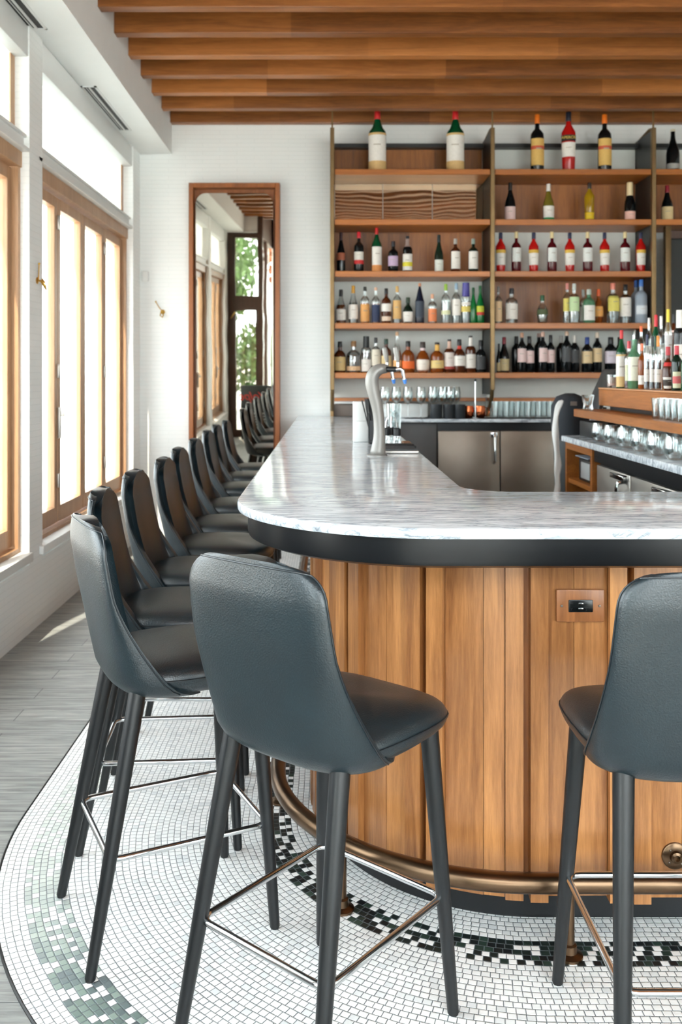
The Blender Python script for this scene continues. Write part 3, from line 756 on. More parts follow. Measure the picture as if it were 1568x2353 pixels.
mats = [[PALE, PALE, PALE, W_PANEL, None, W_PANEL], [PALE, PALE, W_PANEL, PALE, W_PANEL, PALE], [None, None, None, None, W_PANEL, PALE]]
for bi, (a, c) in enumerate(bays2):
    for ri, (z0, z1) in enumerate(bands):
        mt = mats[bi][ri]
        if mt is None: continue
        S(MB().box(a, c, YB-.035, YB-.02, max(z0, 1.075), z1).build('back_panel', mt, sh, False))
gm = MB().box(-.64, .645, -.004, .004, -.175, .175).build('mirror_panel', WMIRROR, sh, False); gm.location = (.696-OX, YB-.06-OY, 2.905); gm.rotation_euler = (math.radians(1.6), 0, 0)
S(MB().box(.47, .475, YB-.075, YB-.066, 2.72, 3.08).box(.90, .905, YB-.075, YB-.066, 2.72, 3.08).build('mirror_joint', STEELD, sh, False))
# bay 3: framed dark screen
scn = empty('wall_screen', (3.1, YS+.02, 0))
MB().box(-.30, -.255, -.01, .05, 1.3, 2.66, .003).build('frame', BRONZE, scn)
MB().box(-.255, .5, .0, .05, 2.56, 2.62).box(-.255, .5, .0, .05, 1.35, 1.4).build('frame', W_DARK, scn, False)
MB().box(-.255, .5, .03, .04, 1.4, 2.56).build('screen_glass', plain('dark_screen', (16, 24, 26), .06), scn, False)
tag(scn, 'dark glossy screen in a bronze frame at the right edge', 'screen')

# ================================================================ bottles
# profiles: (radius fraction, height fraction); last entries are the neck
PROF = dict(
 wine=[(0, 0), (.92, 0), (1, .02), (1, .62), (.93, .68), (.6, .74), (.38, .80), (.35, .97), (.40, .975), (.40, 1), (0, 1)],
 burg=[(0, 0), (.94, 0), (1, .02), (1, .42), (.9, .52), (.62, .64), (.40, .76), (.33, .86), (.33, .97), (.38, .975), (.38, 1), (0, 1)],
 spirit=[(0, 0), (.92, 0), (1, .02), (1, .60), (.94, .66), (.66, .71), (.36, .75), (.33, .80), (.33, .99), (0, 1)],
 magnum=[(0, 0), (.95, 0), (1, .015), (1, .60), (.92, .65), (.62, .71), (.40, .80), (.30, .86), (.28, .98), (0, .99)],
 squat=[(0, 0), (.94, 0), (1, .03), (1, .52), (.93, .60), (.6, .68), (.34, .72), (.32, .99), (0, 1)],
 flask=[(0, 0), (.62, 0), (.86, .06), (1, .30), (.94, .48), (.7, .62), (.4, .69), (.34, .74), (.34, .99), (0, 1)],
 taper=[(0, 0), (.8, 0), (.86, .02), (1, .60), (.96, .66), (.6, .74), (.34, .80), (.32, .99), (0, 1)],
 cone=[(0, 0), (.95, 0), (1, .02), (1, .55), (.8, .62), (.42, .82), (.26, .9), (.26, .99), (0, 1)])
CAPZ = dict(wine=.80, burg=.80, spirit=.84, magnum=.85, squat=.82, flask=.8, taper=.84, cone=.92)
def rr(prof, z):
    for (r0, z0), (r1, z1) in zip(prof, prof[1:]):
        if z0 <= z <= z1 and z1 > z0: return r0+(r1-r0)*(z-z0)/(z1-z0)
    return .3
CAPM = {}
def cap_mat(rgb): return plain('cap_%d_%d_%d' % rgb, rgb, .4, noise=.03)
def lab_mat(rgb): return plain('paper_%d_%d_%d' % rgb, rgb, .6, noise=.05, nscale=60)
INK = {}
def bottle(x, y, z, h, wd, kind, glass, cap, label, lab, text=None, extra=None, group='bottles', squash=1):
    """x,y,z base; h height; wd full width; cap rgb or None; label (rgb, lo, hi) or None"""
    root = empty('bottle', (x, y, z+.001), random.uniform(-.25, .25))
    p = PROF[kind]; R = wd/2
    cz = CAPZ[kind] if cap else 1.01
    if cap and len(cap) == 4: cz = cap[3]; cap = cap[:3]
    prof = [(r*R, q*h) for r, q in p if q <= cz] + ([(rr(p, cz)*R*.98, cz*h), (0, cz*h)] if cap else [])
    MB().lathe(prof, 24, squash=squash).build('glass_body', BG[glass], root, True, 35)
    if glass == 'clear':
        lv = .55; q = [(r*R*.92, max(q_*h, .006)) for r, q_ in p if q_ < lv]+[(rr(p, lv)*R*.92, lv*h), (0, lv*h)]
        MB().lathe(q, 24, squash=squash).build('liquid', extra or thinliq, root, True, 35)
    if cap:
        rc = rr(p, min(.97, cz+.05))*R*1.14
        MB().lathe([(0, cz*h), (rc, cz*h), (rc*1.03, cz*h+.002), (rc*.97, h-.002), (rc*.9, h), (0, h)], 18).build('cap', cap_mat(cap), root)
    if label:
        for li, (rgb, lo, hi) in enumerate(label if isinstance(label, list) else [label]):
            n = 6; arc = [(rr(p, lo+(hi-lo)*k/n)*R+.0009*(1+li), (lo+(hi-lo)*k/n)*h) for k in range(n+1)]
            ob = MB().lathe(arc, 20, a0=PI*1.08, a1=PI*1.92, squash=squash).build('label', lab_mat(rgb), root, True, 60)
            if li == 0 and hi-lo > .15 and sum(rgb) > 420:
                nb = MB(); zc = (lo+hi)/2*h; hh = (hi-lo)*h; R2 = (rr(p, (lo+hi)/2)*R+.0022+.0009*li)*squash
                for t, fw in ((.12, .5),):
                    a = math.asin(min(.9, fw*.8)); z_ = zc+t*hh
                    nb.lathe([(R2/squash+.0002, z_-.02*hh), (R2/squash+.0002, z_+.02*hh)], 6, a0=PI*1.5-a, a1=PI*1.5+a, squash=squash)
                nb.build('label_print', plain('label_ink', (176, 166, 150), .6), ob, False)
    if text:
        body, tz, size, tc_ = text
        textmesh(body, size, lab_mat(tc_), root, (0, -R*squash-.003, tz*h), (PI/2, 0, 0))
    tag(root, lab, 'bottle', group)
    return root
def liq(name, rgb): return plain(name, rgb, .15, noise=0)
thinliq = thinglass('clear_liquid', (.80, .82, .80, 1), .2)
def amberliq(rgb):
    k = 'liq%d' % rgb[0]; 
    return MATS.get(k) or bottle_glass(k, rgb, .6)
YBOT = 7.68
CNT = {}
rows = []
def shelf_bottle(x, yt, w_, sz, kind, glass, cap, label, lab, text=None, extra=None, squash=.9, yb=YBOT):
    X = (x-U0)*yb/FPX; ztop = CZ+(V0-yt)*yb/FPX; z = SZ[sz]
    bottle(X, yb, z, ztop-z, w_*yb/FPX, kind, glass, cap, label, lab, text, extra, GRP[(sz, X > 1.36, X > 2.7)], squash)
nm = dict(s1='top shelf', s2='second shelf from the top', s3='third shelf from the top', s4='fourth shelf from the top', s5='lowest bottle shelf')
GRP = {(s_, b_, c_): 'bottles on the %s, %s bay' % (nm[s_], 'right edge' if c_ else ('middle' if b_ else 'left')) for s_ in nm for b_ in (0, 1) for c_ in (0, 1)}
WH = (236, 232, 224); BK = (20, 20, 22); RD = (205, 40, 42); CR = (222, 200, 150); TN = (214, 170, 112); NV = (30, 40, 72); PK = (228, 200, 196); GY = (170, 170, 165)
B = shelf_bottle
B(867.6, 254, 41, 's1', 'magnum', 'green', RD, [(WH, .16, .58), ((216, 180, 120), 0.01, .16), ((216, 180, 120), .58, .615)], 'big green bottle with red capsule, left one of the two on the top left shelf')
B(1047, 255, 41, 's1', 'magnum', 'green', RD, [(WH, .16, .58), ((216, 180, 120), 0.01, .16), ((216, 180, 120), .58, .615)], 'big green bottle with red capsule, right one of the two on the top left shelf')
B(1235, 264, 31, 's1', 'spirit', 'black', (236, 120, 30), [((226, 186, 104), .1, .57), ((205, 90, 60), .38, .44)], 'black bottle with orange cap and yellow label, left of the big red bottle')
B(1307, 258, 33, 's1', 'taper', 'red', (30, 36, 52), [(WH, .24, .48), (BK, .50, .60)], 'big bright red aperitif bottle in the middle of the top shelf', ('APEROL', .55, .034, (232, 200, 90)))
B(1390, 264, 31, 's1', 'spirit', 'black', (236, 120, 30), [((226, 186, 104), .1, .57), ((205, 90, 60), .38, .44)], 'black bottle with orange cap and yellow label, right of the big red bottle')
B(1547, 298, 30, 's1', 'burg', 'black', (222, 214, 190, .95), [(GY, .06, .18)], 'large black sparkling wine bottle on the top shelf at the right edge')
B(1173, 420, 24, 's2', 'burg', 'black', BK, (PK, .02, .37), 'black wine bottle with low pale label, leftmost on the second shelf')
B(1261, 423, 25, 's2', 'burg', 'ygreen', WH, [(WH, .09, .40), ((40, 150, 90), .02, .09)], 'slim green wine bottle with white capsule, label with a green foot')
B(1355, 420, 23, 's2', 'taper', 'yellow', (52, 44, 40), [((236, 200, 30), .05, .22)], 'yellow liqueur bottle with dark cap on the second shelf')
B(1448, 420, 25, 's2', 'burg', 'black', (226, 205, 160, .66), [((236, 190, 176), .04, .25)], 'champagne bottle with cream foil neck on the second shelf')
B(1534, 427, 25, 's2', 'burg', 'black', (150, 30, 50), (CR, .03, .40), 'black wine bottle with dark red capsule at the right edge of the second shelf')
B(784, 534, 20, 's3', 'burg', 'black', (50, 28, 36), [((164, 92, 64), .3, .48)], 'black bottle with small round brown label, leftmost on the third shelf')
B(825, 533, 22, 's3', 'spirit', 'black', (214, 36, 52), [((230, 226, 216), .30, .50), (RD, .2, .3)], 'black bottle with red cap and red and white label, third shelf')
B(866, 524, 23, 's3', 'magnum', 'green', RD, [(WH, .16, .57), ((224, 150, 84), .01, .16)], 'green bottle with red capsule and orange foot, third shelf')
B(904, 555, 23, 's3', 'spirit', 'black', (40, 42, 50), [((200, 176, 206), .2, .52)], 'short black bottle with lavender label, third shelf')
B(937, 543, 22, 's3', 'spirit', 'black', (46, 46, 50, .93), [(WH, .05, .50), ((226, 214, 60), .16, .28), ((150, 130, 124), .70, .92)], 'black bottle with white label and yellow spot, third shelf')
B(1009, 540, 20, 's3', 'burg', 'dgreen', (26, 40, 38), [((226, 230, 220), .03, .33)], 'dark green bottle with low white label, third from right of the left bay')
B(1047, 549, 22, 's3', 'spirit', 'brown', (176, 172, 164), [(WH, .1, .62)], 'brown black bottle with grey seal and tall white label, third shelf')
B(1088, 549, 22, 's3', 'spirit', 'dgreen', (150, 170, 160), [(WH, .1, .62)], 'dark green bottle with white label at the right end of its shelf')
for i, x in enumerate((1151, 1187, 1227, 1269, 1310, 1351, 1390, 1437, 1473)):
    if i % 2 == 0: B(x, 535, 23, 's3', 'taper', 'red', (34, 44, 76), [(WH, .18, .48), ((220, 180, 70), .48, .56)], '%s bright red aperitif bottle with navy cap, counting from the left' % ordw(i//2+1))
    else: B(x, 533, 22, 's3', 'spirit', 'dred', (230, 212, 160), [((226, 230, 226), .26, .60)], '%s dark red bitter bottle with cream cap, counting from the left' % ordw(i//2+1))
am = lambda c: amberliq(c)
B(784, 666, 23, 's4', 'burg', 'clear', BK, (WH, .10, .42), 'round shouldered clear bottle with black cap, leftmost on the fourth shelf', extra=am((150, 80, 40)))
B(812, 657, 22, 's4', 'burg', 'clear', (214, 160, 60), (WH, .12, .50), 'clear bottle with gold cap and square white label, fourth shelf')
B(839, 659, 21, 's4', 'spirit', 'clear', (40, 40, 36, .88), ((232, 170, 100), .05, .52), 'clear bottle with orange paper label, fourth shelf', extra=am((220, 130, 60)))
B(864, 661, 19, 's4', 'spirit', 'clear', (232, 190, 160, .92), ((36, 50, 84), .04, .52), 'clear bottle with navy label, fourth shelf', extra=am((200, 130, 80)))
B(888, 663, 22, 's4', 'spirit', 'brown', (26, 26, 28), [((236, 214, 190), .07, .2), (WH, .34, .56)], 'bottle with two labels and a black cap, fourth shelf')
B(913, 658, 20, 's4', 'spirit', 'clear', (220, 180, 110), ((216, 174, 110), .12, .62), 'clear bottle with gold label and gold cap, fourth shelf')
B(938, 684, 25, 's4', 'flask', 'dgreen', (40, 60, 40), (WH, .05, .45), 'squat dark green bottle with white label, fourth shelf')
B(965, 651, 21, 's4', 'cone', 'navy', (214, 150, 110), ((60, 70, 84), .15, .55), 'tall navy cone shouldered bottle, fourth shelf')
B(994, 676, 20, 's4', 'spirit', 'clear', (238, 184, 150), ((236, 140, 90), .06, .5), 'clear bottle with orange print and peach cap, fourth shelf')
B(1025, 653, 21, 's4', 'spirit', 'clear', (150, 190, 70), ((228, 232, 190), .22, .33), 'clear bottle with lime green cap, fourth shelf')
B(1049, 651, 20, 's4', 'spirit', 'clear', (150, 180, 200), (WH, .2, .6), 'clear bottle with pale blue neck and white label, fourth shelf')
B(1071, 650, 22, 's4', 'spirit', 'clear', (70, 66, 150, .66), [(WH, .44, .52), ((226, 206, 110), .28, .42)], 'clear bottle with indigo neck foil, fourth shelf')
B(1088, 661, 16, 's4', 'burg', 'bgreen', (16, 90, 50), None, 'plain bright green bottle, left of the two green ones')
B(1104, 657, 18, 's4', 'burg', 'bgreen', (16, 90, 50), [((200, 206, 60), .3, .46), ((200, 60, 50), .22, .3)], 'bright green bottle with yellow and red label at the end of the fourth shelf')
B(1146, 659, 16, 's4', 'spirit', 'clear', (150, 140, 130), ((240, 206, 160), .05, .6), 'clear bottle with peach label half behind the bronze upright')
B(1176, 663, 28, 's4', 'spirit', 'clear', (54, 54, 58), (WH, .12, .56), 'broad clear bottle with white label, second on its fourth shelf')
B(1247, 679, 25, 's4', 'flask', 'clear', (44, 90, 60), ((80, 92, 60), .3, .5), 'small clear bottle with green cap, alone in the middle of the shelf')
B(1304, 651, 19, 's4', 'spirit', 'clear', (226, 150, 140), ((230, 214, 110), .3, .62), 'clear bottle with pink cap and yellow label')
B(1320, 652, 23, 's4', 'spirit', 'clear', (200, 206, 200), ((196, 220, 168), .3, .66), 'clear bottle with pale green label', yb=7.62)
B(1341, 666, 18, 's4', 'spirit', 'clear', (180, 186, 180), (WH, .08, .5), 'narrow clear bottle with silver cap, left of the dark green shouldered one', yb=7.74)
B(1354, 665, 27, 's4', 'spirit', 'pgreen', (186, 196, 186), (WH, .08, .52), 'green tinted bottle with silver cap and white label', yb=7.62)
B(1376, 665, 21, 's4', 'flask', 'amber', (226, 100, 50), ((236, 170, 90), .2, .5), 'amber bottle with orange cap on the fourth shelf')
B(1409, 651, 29, 's4', 'spirit', 'clear', (230, 140, 120), ((232, 218, 110), .3, .68), 'large clear bottle with wide yellow label')
B(1438, 654, 26, 's4', 'spirit', 'clear', (28, 28, 30), (WH, .18, .66), 'clear bottle with black cap and tall white label')
B(1462, 645, 22, 's4', 'spirit', 'frost', (50, 96, 170), None, 'frosted bottle with blue cap, the one behind', yb=7.75)
B(1474, 643, 27, 's4', 'spirit', 'frost', (60, 110, 186), ((214, 220, 226), .2, .4), 'frosted bottle with blue cap at the end of the shelf', yb=7.62)
# lowest bottle shelf
B(781.5, 785, 27, 's5', 'squat', 'brown', BK, ((220, 190, 130), .06, .5), 'squat brown bottle with big cream label, leftmost on the lowest shelf')
B(813, 784, 32, 's5', 'squat', 'clear', (150, 110, 70), ((226, 190, 150), .06, .2), 'wide round clear decanter bottle with low peach label', extra=am((90, 60, 44)))
B(842, 773, 24, 's5', 'spirit', 'clear', (24, 30, 32, .68), (WH, .03, .36), 'bottle with black capped neck and low white label, lowest shelf', extra=am((110, 70, 50)))
B(864, 776, 22, 's5', 'spirit', 'clear', (34, 36, 38), ((222, 214, 196), .2, .66), 'bottle with tall off-white label behind the tap tower', extra=am((190, 110, 70)))
B(888, 779, 24, 's5', 'spirit', 'brown', (30, 62, 50), ((222, 200, 150), .15, .5), 'brown bottle with green cap and cream label behind the tap handles')
B(913, 763, 20, 's5', 'burg', 'clear', (220, 180, 140, .9), ((232, 180, 120), .05, .3), 'tallest clear bottle with cork on the lowest shelf', extra=am((200, 150, 100)))
B(938, 784, 30, 's5', 'squat', 'amber', (30, 28, 26), ((240, 110, 40), .12, .36), 'amber whiskey bottle with bright orange label')
B(972, 786, 32, 's5', 'flask', 'amber', (60, 44, 40), [((236, 228, 216), .05, .42), ((226, 205, 205), .72, .9)], 'round shouldered amber bottle with wide white label')
B(1005, 787, 31, 's5', 'squat', 'amber', (40, 34, 32, .93), [((226, 200, 130), .14, .40), ((230, 180, 90), .72, .92)], 'broad amber bottle with cream oval label')
B(1033, 780, 24, 's5', 'spirit', 'brown', (40, 34, 34, .95), [((226, 214, 206), .16, .6), ((214, 180, 160), .72, .94), ((160, 60, 50), .1, .18)], 'brown bottle with cream neck and white label')
B(1056, 780, 27, 's5', 'squat', 'brown', (28, 22, 24), [(WH, .2, .5), ((206, 60, 40), .70, .80)], 'dark brown bottle with red neck band and white label')
B(1082, 772, 24, 's5', 'spirit', 'brown', (50, 46, 46, .96), [((228, 224, 216), .12, .5), (WH, .72, .95)], 'brown bottle with white paper neck and white label')
B(1105, 782, 24, 's5', 'squat', 'black', (22, 22, 24), [((64, 66, 68), .1, .5)], 'black bottle with grey on black label at the end of the lowest shelf')
B(1147, 790, 12, 's5', 'burg', 'black', (24, 24, 26), ((196, 176, 130), .05, .34), 'black bottle with tan label mostly behind the bronze upright')
B(1159, 775, 23, 's5', 'burg', 'black', (130, 30, 46), ((204, 186, 140), .05, .38), 'black wine bottle with dark red capsule on the lowest shelf')
wn = [(1187, 773, 22, 7.76, BK, None, 'plain black wine bottle, first of the tight wine group'),
 (1200, 765, 20, 7.64, (200, 150, 120, .88), PK, 'black wine bottle with cork and pink label, first wine group'),
 (1217, 773, 22, 7.66, BK, PK, 'black wine bottle with black capsule and pink label, first wine group'),
 (1239, 766, 22, 7.77, (190, 160, 150, .9), None, 'plain dark wine bottle at the back of the second wine group'),
 (1248, 763, 21, 7.64, (210, 170, 150, .88), PK, 'wine bottle with cork and pink label, second wine group'),
 (1266, 770, 19, 7.66, BK, PK, 'slim wine bottle with black capsule and pink label, second wine group'),
 (1290, 771, 22, 7.77, (190, 190, 186), None, 'black wine bottle with silver neck, left of the third wine group'),
 (1303, 762, 22, 7.64, (206, 176, 150, .9), (70, 72, 74), 'black wine bottle with cork and dark label, third wine group'),
 (1321, 771, 22, 7.65, (196, 194, 186), (66, 68, 70), 'black wine bottle with silver neck and dark label, third wine group'),
 (1350, 775, 24, 7.65, (30, 60, 130), (216, 190, 146), 'black wine bottle with blue capsule and tan label'),
 (1373, 764, 21, 7.65, (206, 190, 170, .86), (216, 190, 146), 'black wine bottle with cork and tan label'),
 (1404, 775, 28, 7.66, (28, 28, 30), (206, 196, 206), 'stout black bottle with lavender grey label'),
 (1424, 775, 20, 7.76, (28, 28, 30), None, 'plain black bottle behind the island bottles')]
for x, yt, w_, yb, cap, lb, lab in wn: B(x, yt, w_, 's5', 'wine', 'black', cap, (lb, .26, .60) if lb else None, lab, yb=yb)
# ================================================================ glassware
def wineglass(h, r):
    return [(0, 0), (.034, 0), (.034, .002), (.006, .006), (.004, .012), (.004, h*.42), (.010, h*.46), (r*.75, h*.54), (r, h*.66), (r*.93, h*.84), (r*.78, h), (r*.76, h), (r*.91, h*.84), (r*.97, h*.66), (r*.72, h*.55), (0, h*.48)]
def tumbler(h, r): return [(0, 0), (r*.82, 0), (r*.86, .003), (r, h), (r*.95, h), (r*.80, .012), (0, .012)]
def glassrow(name, prof, spots, lab, cat, group, mat=GLASSW, seg=20):
    p = MB().lathe(prof, seg).build(name, mat, None, True, 50); first = True
    for i, (x, y, z) in enumerate(spots):
        o = p if i == 0 else dup(p)
        o.location = (x, y, z+.0008); tag(o, lab(i), cat, group)
wx = (901-16, 911, 938, 968, 995, 1003, 1018, 1027, 1036, 1048)
glassrow('wine_glass', wineglass(.255, .043), [((x-U0)*(7.52 if i % 2 == 0 or i < 4 else 7.66)/FPX, (7.52 if i % 2 == 0 or i < 4 else 7.66), 1.07) for i, x in enumerate(wx)],
 lambda i: '%s wine glass from the left in the row below the lowest shelf' % ordw(i+1), 'wine glass', 'wine glasses below the shelves')
hb = [(1138+12.5*i, 7.50+.07*(i % 2)) for i in range(12)]
glassrow('highball_glass', tumbler(.135, .032), [((x-U0)*y/FPX, y, 1.07) for x, y in hb], lambda i: '%s clear highball glass from the left on the far worktop' % ordw(i+1), 'glass', 'highball glasses on the far worktop')
glassrow('black_cup', [(0, 0), (.045, 0), (.048, .004), (.05, .115), (.046, .115), (.044, .01), (0, .01)], [((x-U0)*7.42/FPX, 7.42, 1.07) for x in (1003, 1032, 1056)],
 lambda i: ['left', 'middle', 'right'][i]+' one of three matte black cups on the far worktop', 'cup', 'black cups', plain('matte_black_cup', (38, 42, 46), .5))
# copper mugs
cm = empty('copper_mug'); MB().lathe([(0, 0), (.034, 0), (.046, .02), (.048, .06), (.042, .10), (.040, .10), (.045, .06), (.03, .01), (0, .01)], 24).build('mug_body', COPPER, cm)
MB().tube([(.043, 0, .085), (.07, 0, .08), (.078, 0, .05), (.065, 0, .025), (.044, 0, .02)], .0045, 8).build('handle', COPPER, cm)
for i, x in enumerate((1076, 1103)):
    o = cm if i == 0 else dup(cm); o.location = ((x-U0)*7.5/FPX, 7.5, 1.071); tag(o, ('left' if i == 0 else 'right')+' copper mug with handle on the far worktop', 'mug', 'copper mugs')
sp_ = empty('bar_spoon_stand', px(1093, 957, 7.42)[:2]+(1.071,))
MB().lathe([(0, 0), (.035, 0), (.035, .006), (.006, .01), (.006, .30), (0, .30)], 14).build('stand', CHROME, sp_); MB().sphere((0, 0, .31), .010).build('knob', BLACKP, sp_)
tag(sp_, 'thin chrome rod stand with black knob before the copper mugs', 'stand')
# small appliance with pale curved frame at far left of the worktop
apx = empty('ice_bucket_drawer', (.12, 7.86, 1.07))
MB().box(-.085, .14, -.06, .08, 0.001, .105, .01).build('body', GREYB, apx)
MB().tube([(-.092, -.075, .002), (-.092, -.075, .085), (-.082, -.075, .108), (-.06, -.075, .118), (.16, -.075, .118)], .011, 8).build('pale_frame', TRIMW, apx)
apx.name = 'counter_appliance'
tag(apx, 'low brown counter appliance with pale curved frame by the wall', 'appliance')
wb = box('white_tray', TRIMW, .80-.33, .80+.03, 7.62, 7.9, 1.071, 1.185, bev=.006); wb.name = 'storage_tray'; tag(wb, 'long off-white box behind the wine glasses', 'box')
mt_ = box('bar_mat', plain('black_rubber', (26, 28, 30), .8), .62, 2.2, 7.37, 7.6, 1.0702, 1.0712); tag(mt_, 'black rubber bar mat under the glasses', 'mat')

# ================================================================ tap tower and clutter on the bar
YT = 4.04
tw = empty('beer_tap_tower', (.2155, YT, 1.07)); k = YT/FPX
def tp(x, y): return ((x-866)*k, 0, (1049.5-y)*k)
cen = [(867, 1049, 20), (868, 1040, 17.5), (870.5, 1020, 15), (872, 1000, 13.5), (870.5, 970, 12.5), (868, 945, 13), (863, 922, 14), (857, 900, 15), (853, 880, 16), (855, 866, 16), (862, 856, 15), (872, 850, 13.5), (882, 849, 11.5), (890, 850.5, 9.5), (893, 851, 8)]
MB().tube([tp(x, y) for x, y, r in cen], [r*k for x, y, r in cen], 20).build('tower_body', TAPGREY, tw).modifiers.new('soft', 'SUBSURF').render_levels = 1
MB().lathe([(0, 0), (.045, 0), (.045, .004), (.038, .008), (0, .008)], 24).build('base_flange', TAPGREY, tw)
def faucet(dy, dx):
    f = empty('faucet', (tp(895, 851)[0]+dx, dy, tp(895, 851)[2])); f.parent = tw
    MB().tube([(-.03, 0, 0), (.012, 0, 0)], .012, 12).build('shank', BLACKP, f)
    MB().tube([(.01, 0, 0), (.03, 0, .003), (.042, 0, -.005), (.05, 0, -.05)], [.010, .011, .009, .007], 10).tube([(.022, 0, 0), (.022, 0, .03)], .007, 10).build('spout', CHROME, f)
    MB().tube([(.05, 0, -.045), (.053, 0, -.064)], [.010, .006], 10).build('blue_cap', plain('blue_plastic', (70, 130, 210), .4), f)
    MB().tube([(.022, 0, .028), (.020, 0, .045), (.014, 0, .075), (.010, 0, .095), (.009, 0, .1)], [.006, .010, .013, .011, .004], 12).build('tap_handle', TAPGREY, f)
faucet(-.04, .012); faucet(.05, -.03)
tag(tw, 'curved satin metal beer tap tower with two handles on the marble', 'beer tap')
dt = empty('drip_tray', (.335, 4.30, 1.0705))
MB().box(-.085, .075, -.16, .10, 0, .012, .003).build('tray', STEEL, dt)
g = MB()
for i in range(7): g.box(-.078, .068, -.15+.035*i, -.135+.035*i, .012, .018)
g.build('grille', BLACKP, dt, False)
tag(dt, 'steel drip tray with black grille beside the tap tower', 'drip tray')
wbd = MB().box(-.02, .02, -.16, .12, 0, .014, .003).build('cutting_board', W_ISL, None, loc=(.40, 4.63, 1.0705)); tag(wbd, 'small wooden board on the inner edge of the marble bar', 'board')
# white napkin and menu holder
nh = empty('napkin_holder', (.178, 4.90, 1.0705))
MB().box(-.045, .045, -.05, .05, 0, .11, .003).build('lower_box', TRIMW, nh); MB().box(-.045, .045, -.04, .06, .111, .213, .003).build('upper_box', TRIMW, nh)
tag(nh, 'white two-tier napkin box behind the tap tower', 'napkin box')
# caddy with straws
cd = empty('bar_caddy', (.238, 4.76, 1.0705))
MB().box(-.03, .035, -.04, .04, 0, .02, .003).box(-.03, -.026, -.04, .04, .02, .12).box(.031, .035, -.04, .04, .02, .12).box(-.03, .035, .036, .04, .02, .12).box(-.03, .035, -.04, -.036, .02, .12).build('caddy_body', BLACKP, cd)
rd = random.Random(3); stw = MB()
for i in range(26):
    x = rd.uniform(-.022, .015); y = rd.uniform(-.028, .028); stw.tube([(x, y, .05), (x+rd.uniform(-.045, -.005), y+rd.uniform(-.01, .01), .215+rd.uniform(0, .02))], .003, 6)
stw.build('straws', BLACKP, cd)
tag(cd, 'black bar caddy filled with black straws behind the tap tower', 'caddy')
tb = empty('dasher_bottle'); MB().lathe([(0, 0), (.018, 0), (.019, .003), (.019, .055), (.012, .07), (.012, .075), (0, .075)], 16).build('glass_body', GLASSW, tb)
MB().lathe([(0, .05), (.0195, .05), (.0195, .085), (.014, .09), (0, .09)], 16).build('collar', BLACKP, tb)
MB().tube([(0, 0, .09), (.002, 0, .12), (.010, 0, .14)], .004, 8).build('pourer', CHROME, tb)
for i, (x, y) in enumerate(((.29, 4.62), (.32, 4.66), (.345, 4.6), (.31, 4.72))):
    o = tb if i == 0 else dup(tb); o.location = (x, y, 1.0705); o.rotation_euler = (0, 0, i*1.3)
    tag(o, ['leftmost', 'middle', 'rightmost', 'rear'][i]+' one of the small dasher bottles with black collars by the tap', 'bottle', 'dasher bottles by the tap')
jar = empty('mixing_glass', (.355, 4.95, 1.0705)); MB().lathe(tumbler(.20, .04), 24).build('glass_body', GLASSW, jar)
ice = MB(); rd = random.Random(5)
for i in range(14): ice.sphere((rd.uniform(-.02, .02), rd.uniform(-.02, .02), .02+i*.011), .014, sub=1)
ice.build('ice', GLASSW, jar, False)
tag(jar, 'tall glass packed with ice behind the dasher bottles', 'glass')
tl = MB().box(-.1, .1, -.045, .045, .0, .012, .004).box(-.1, .09, -.04, .04, .012, .02, .004).build('tool_tray', BLACKP, None, loc=(.325, 4.47, 1.0705)); tl.rotation_euler = (0, 0, .1); tag(tl, 'black plastic tool tray between the drip tray and the dasher bottles', 'tray')

# ================================================================ island
IX = 1.376; IY1 = 5.40; IY0 = 1.9
isl = MB().box(IX, 2.35, IY0, IY1, 1.036, 1.070, .005, 2).build('island_worktop', MARBLE); tag(isl, 'white marble worktop of the middle bar island', 'countertop')
iu = empty('island_counter', (1.9, 3.7, 0)); ox, oy = 1.9, 3.7
def I(o): o.location = (-ox, -oy, 0); return o
I(MB().box(IX+.03, 2.3, IY0+.03, 4.83, .97, 1.036).build('apron', BLACKM, iu, False))
I(MB().box(IX+.10, 2.3, IY0+.03, 4.80, .01, .97).build('body', BLACKM, iu, False))
tag(iu, 'base cabinet of the middle bar island under the marble', 'cabinet')
oc_ = empty('open_cabinet', (1.9, 5.1, 0)); 
def O(o): o.location = (-1.9, -5.1, 0); return o
O(MB().box(IX+.02, 2.3, 5.35, 5.38, .01, 1.036).box(IX+.02, 2.3, 4.835, 4.87, .01, 1.036).box(IX+.02, 2.3, 4.87, 5.35, .995, 1.036).box(IX+.9, 2.3, 4.87, 5.35, .01, 1.036).build('carcass', W_ISL, oc_, False))
O(MB().box(IX+.03, 2.0, 4.87, 5.35, .80, .825).build('shelf', W_ISL, oc_, False))
tag(oc_, 'open walnut cabinet at the far end of the island', 'cabinet')
pr = empty('receipt_printer', (IX+.13, 5.11, .826)); MB().box(-.07, .1, -.13, .13, 0, .125, .01).build('body', BLACKP, pr)
MB().box(-.078, -.07, -.11, .06, .02, .11, .003).build('front_panel', plain('light_grey_plastic', (170, 172, 172), .4), pr); MB().box(-.09, .06, -.12, .13, .135, .142, .002).build('lid', plain('lid_grey', (140, 146, 156), .4), pr)
tag(pr, 'small grey and black printer in the open island cabinet', 'printer')
fi = empty('island_fridge', (1.9, 3.4, 0))
def F(o): o.location = (-1.9, -3.4, 0); return o
F(MB().box(IX+.06, IX+.10, 2.0, 4.82, .02, .965).build('cabinet_body', BLACKM, fi, False))
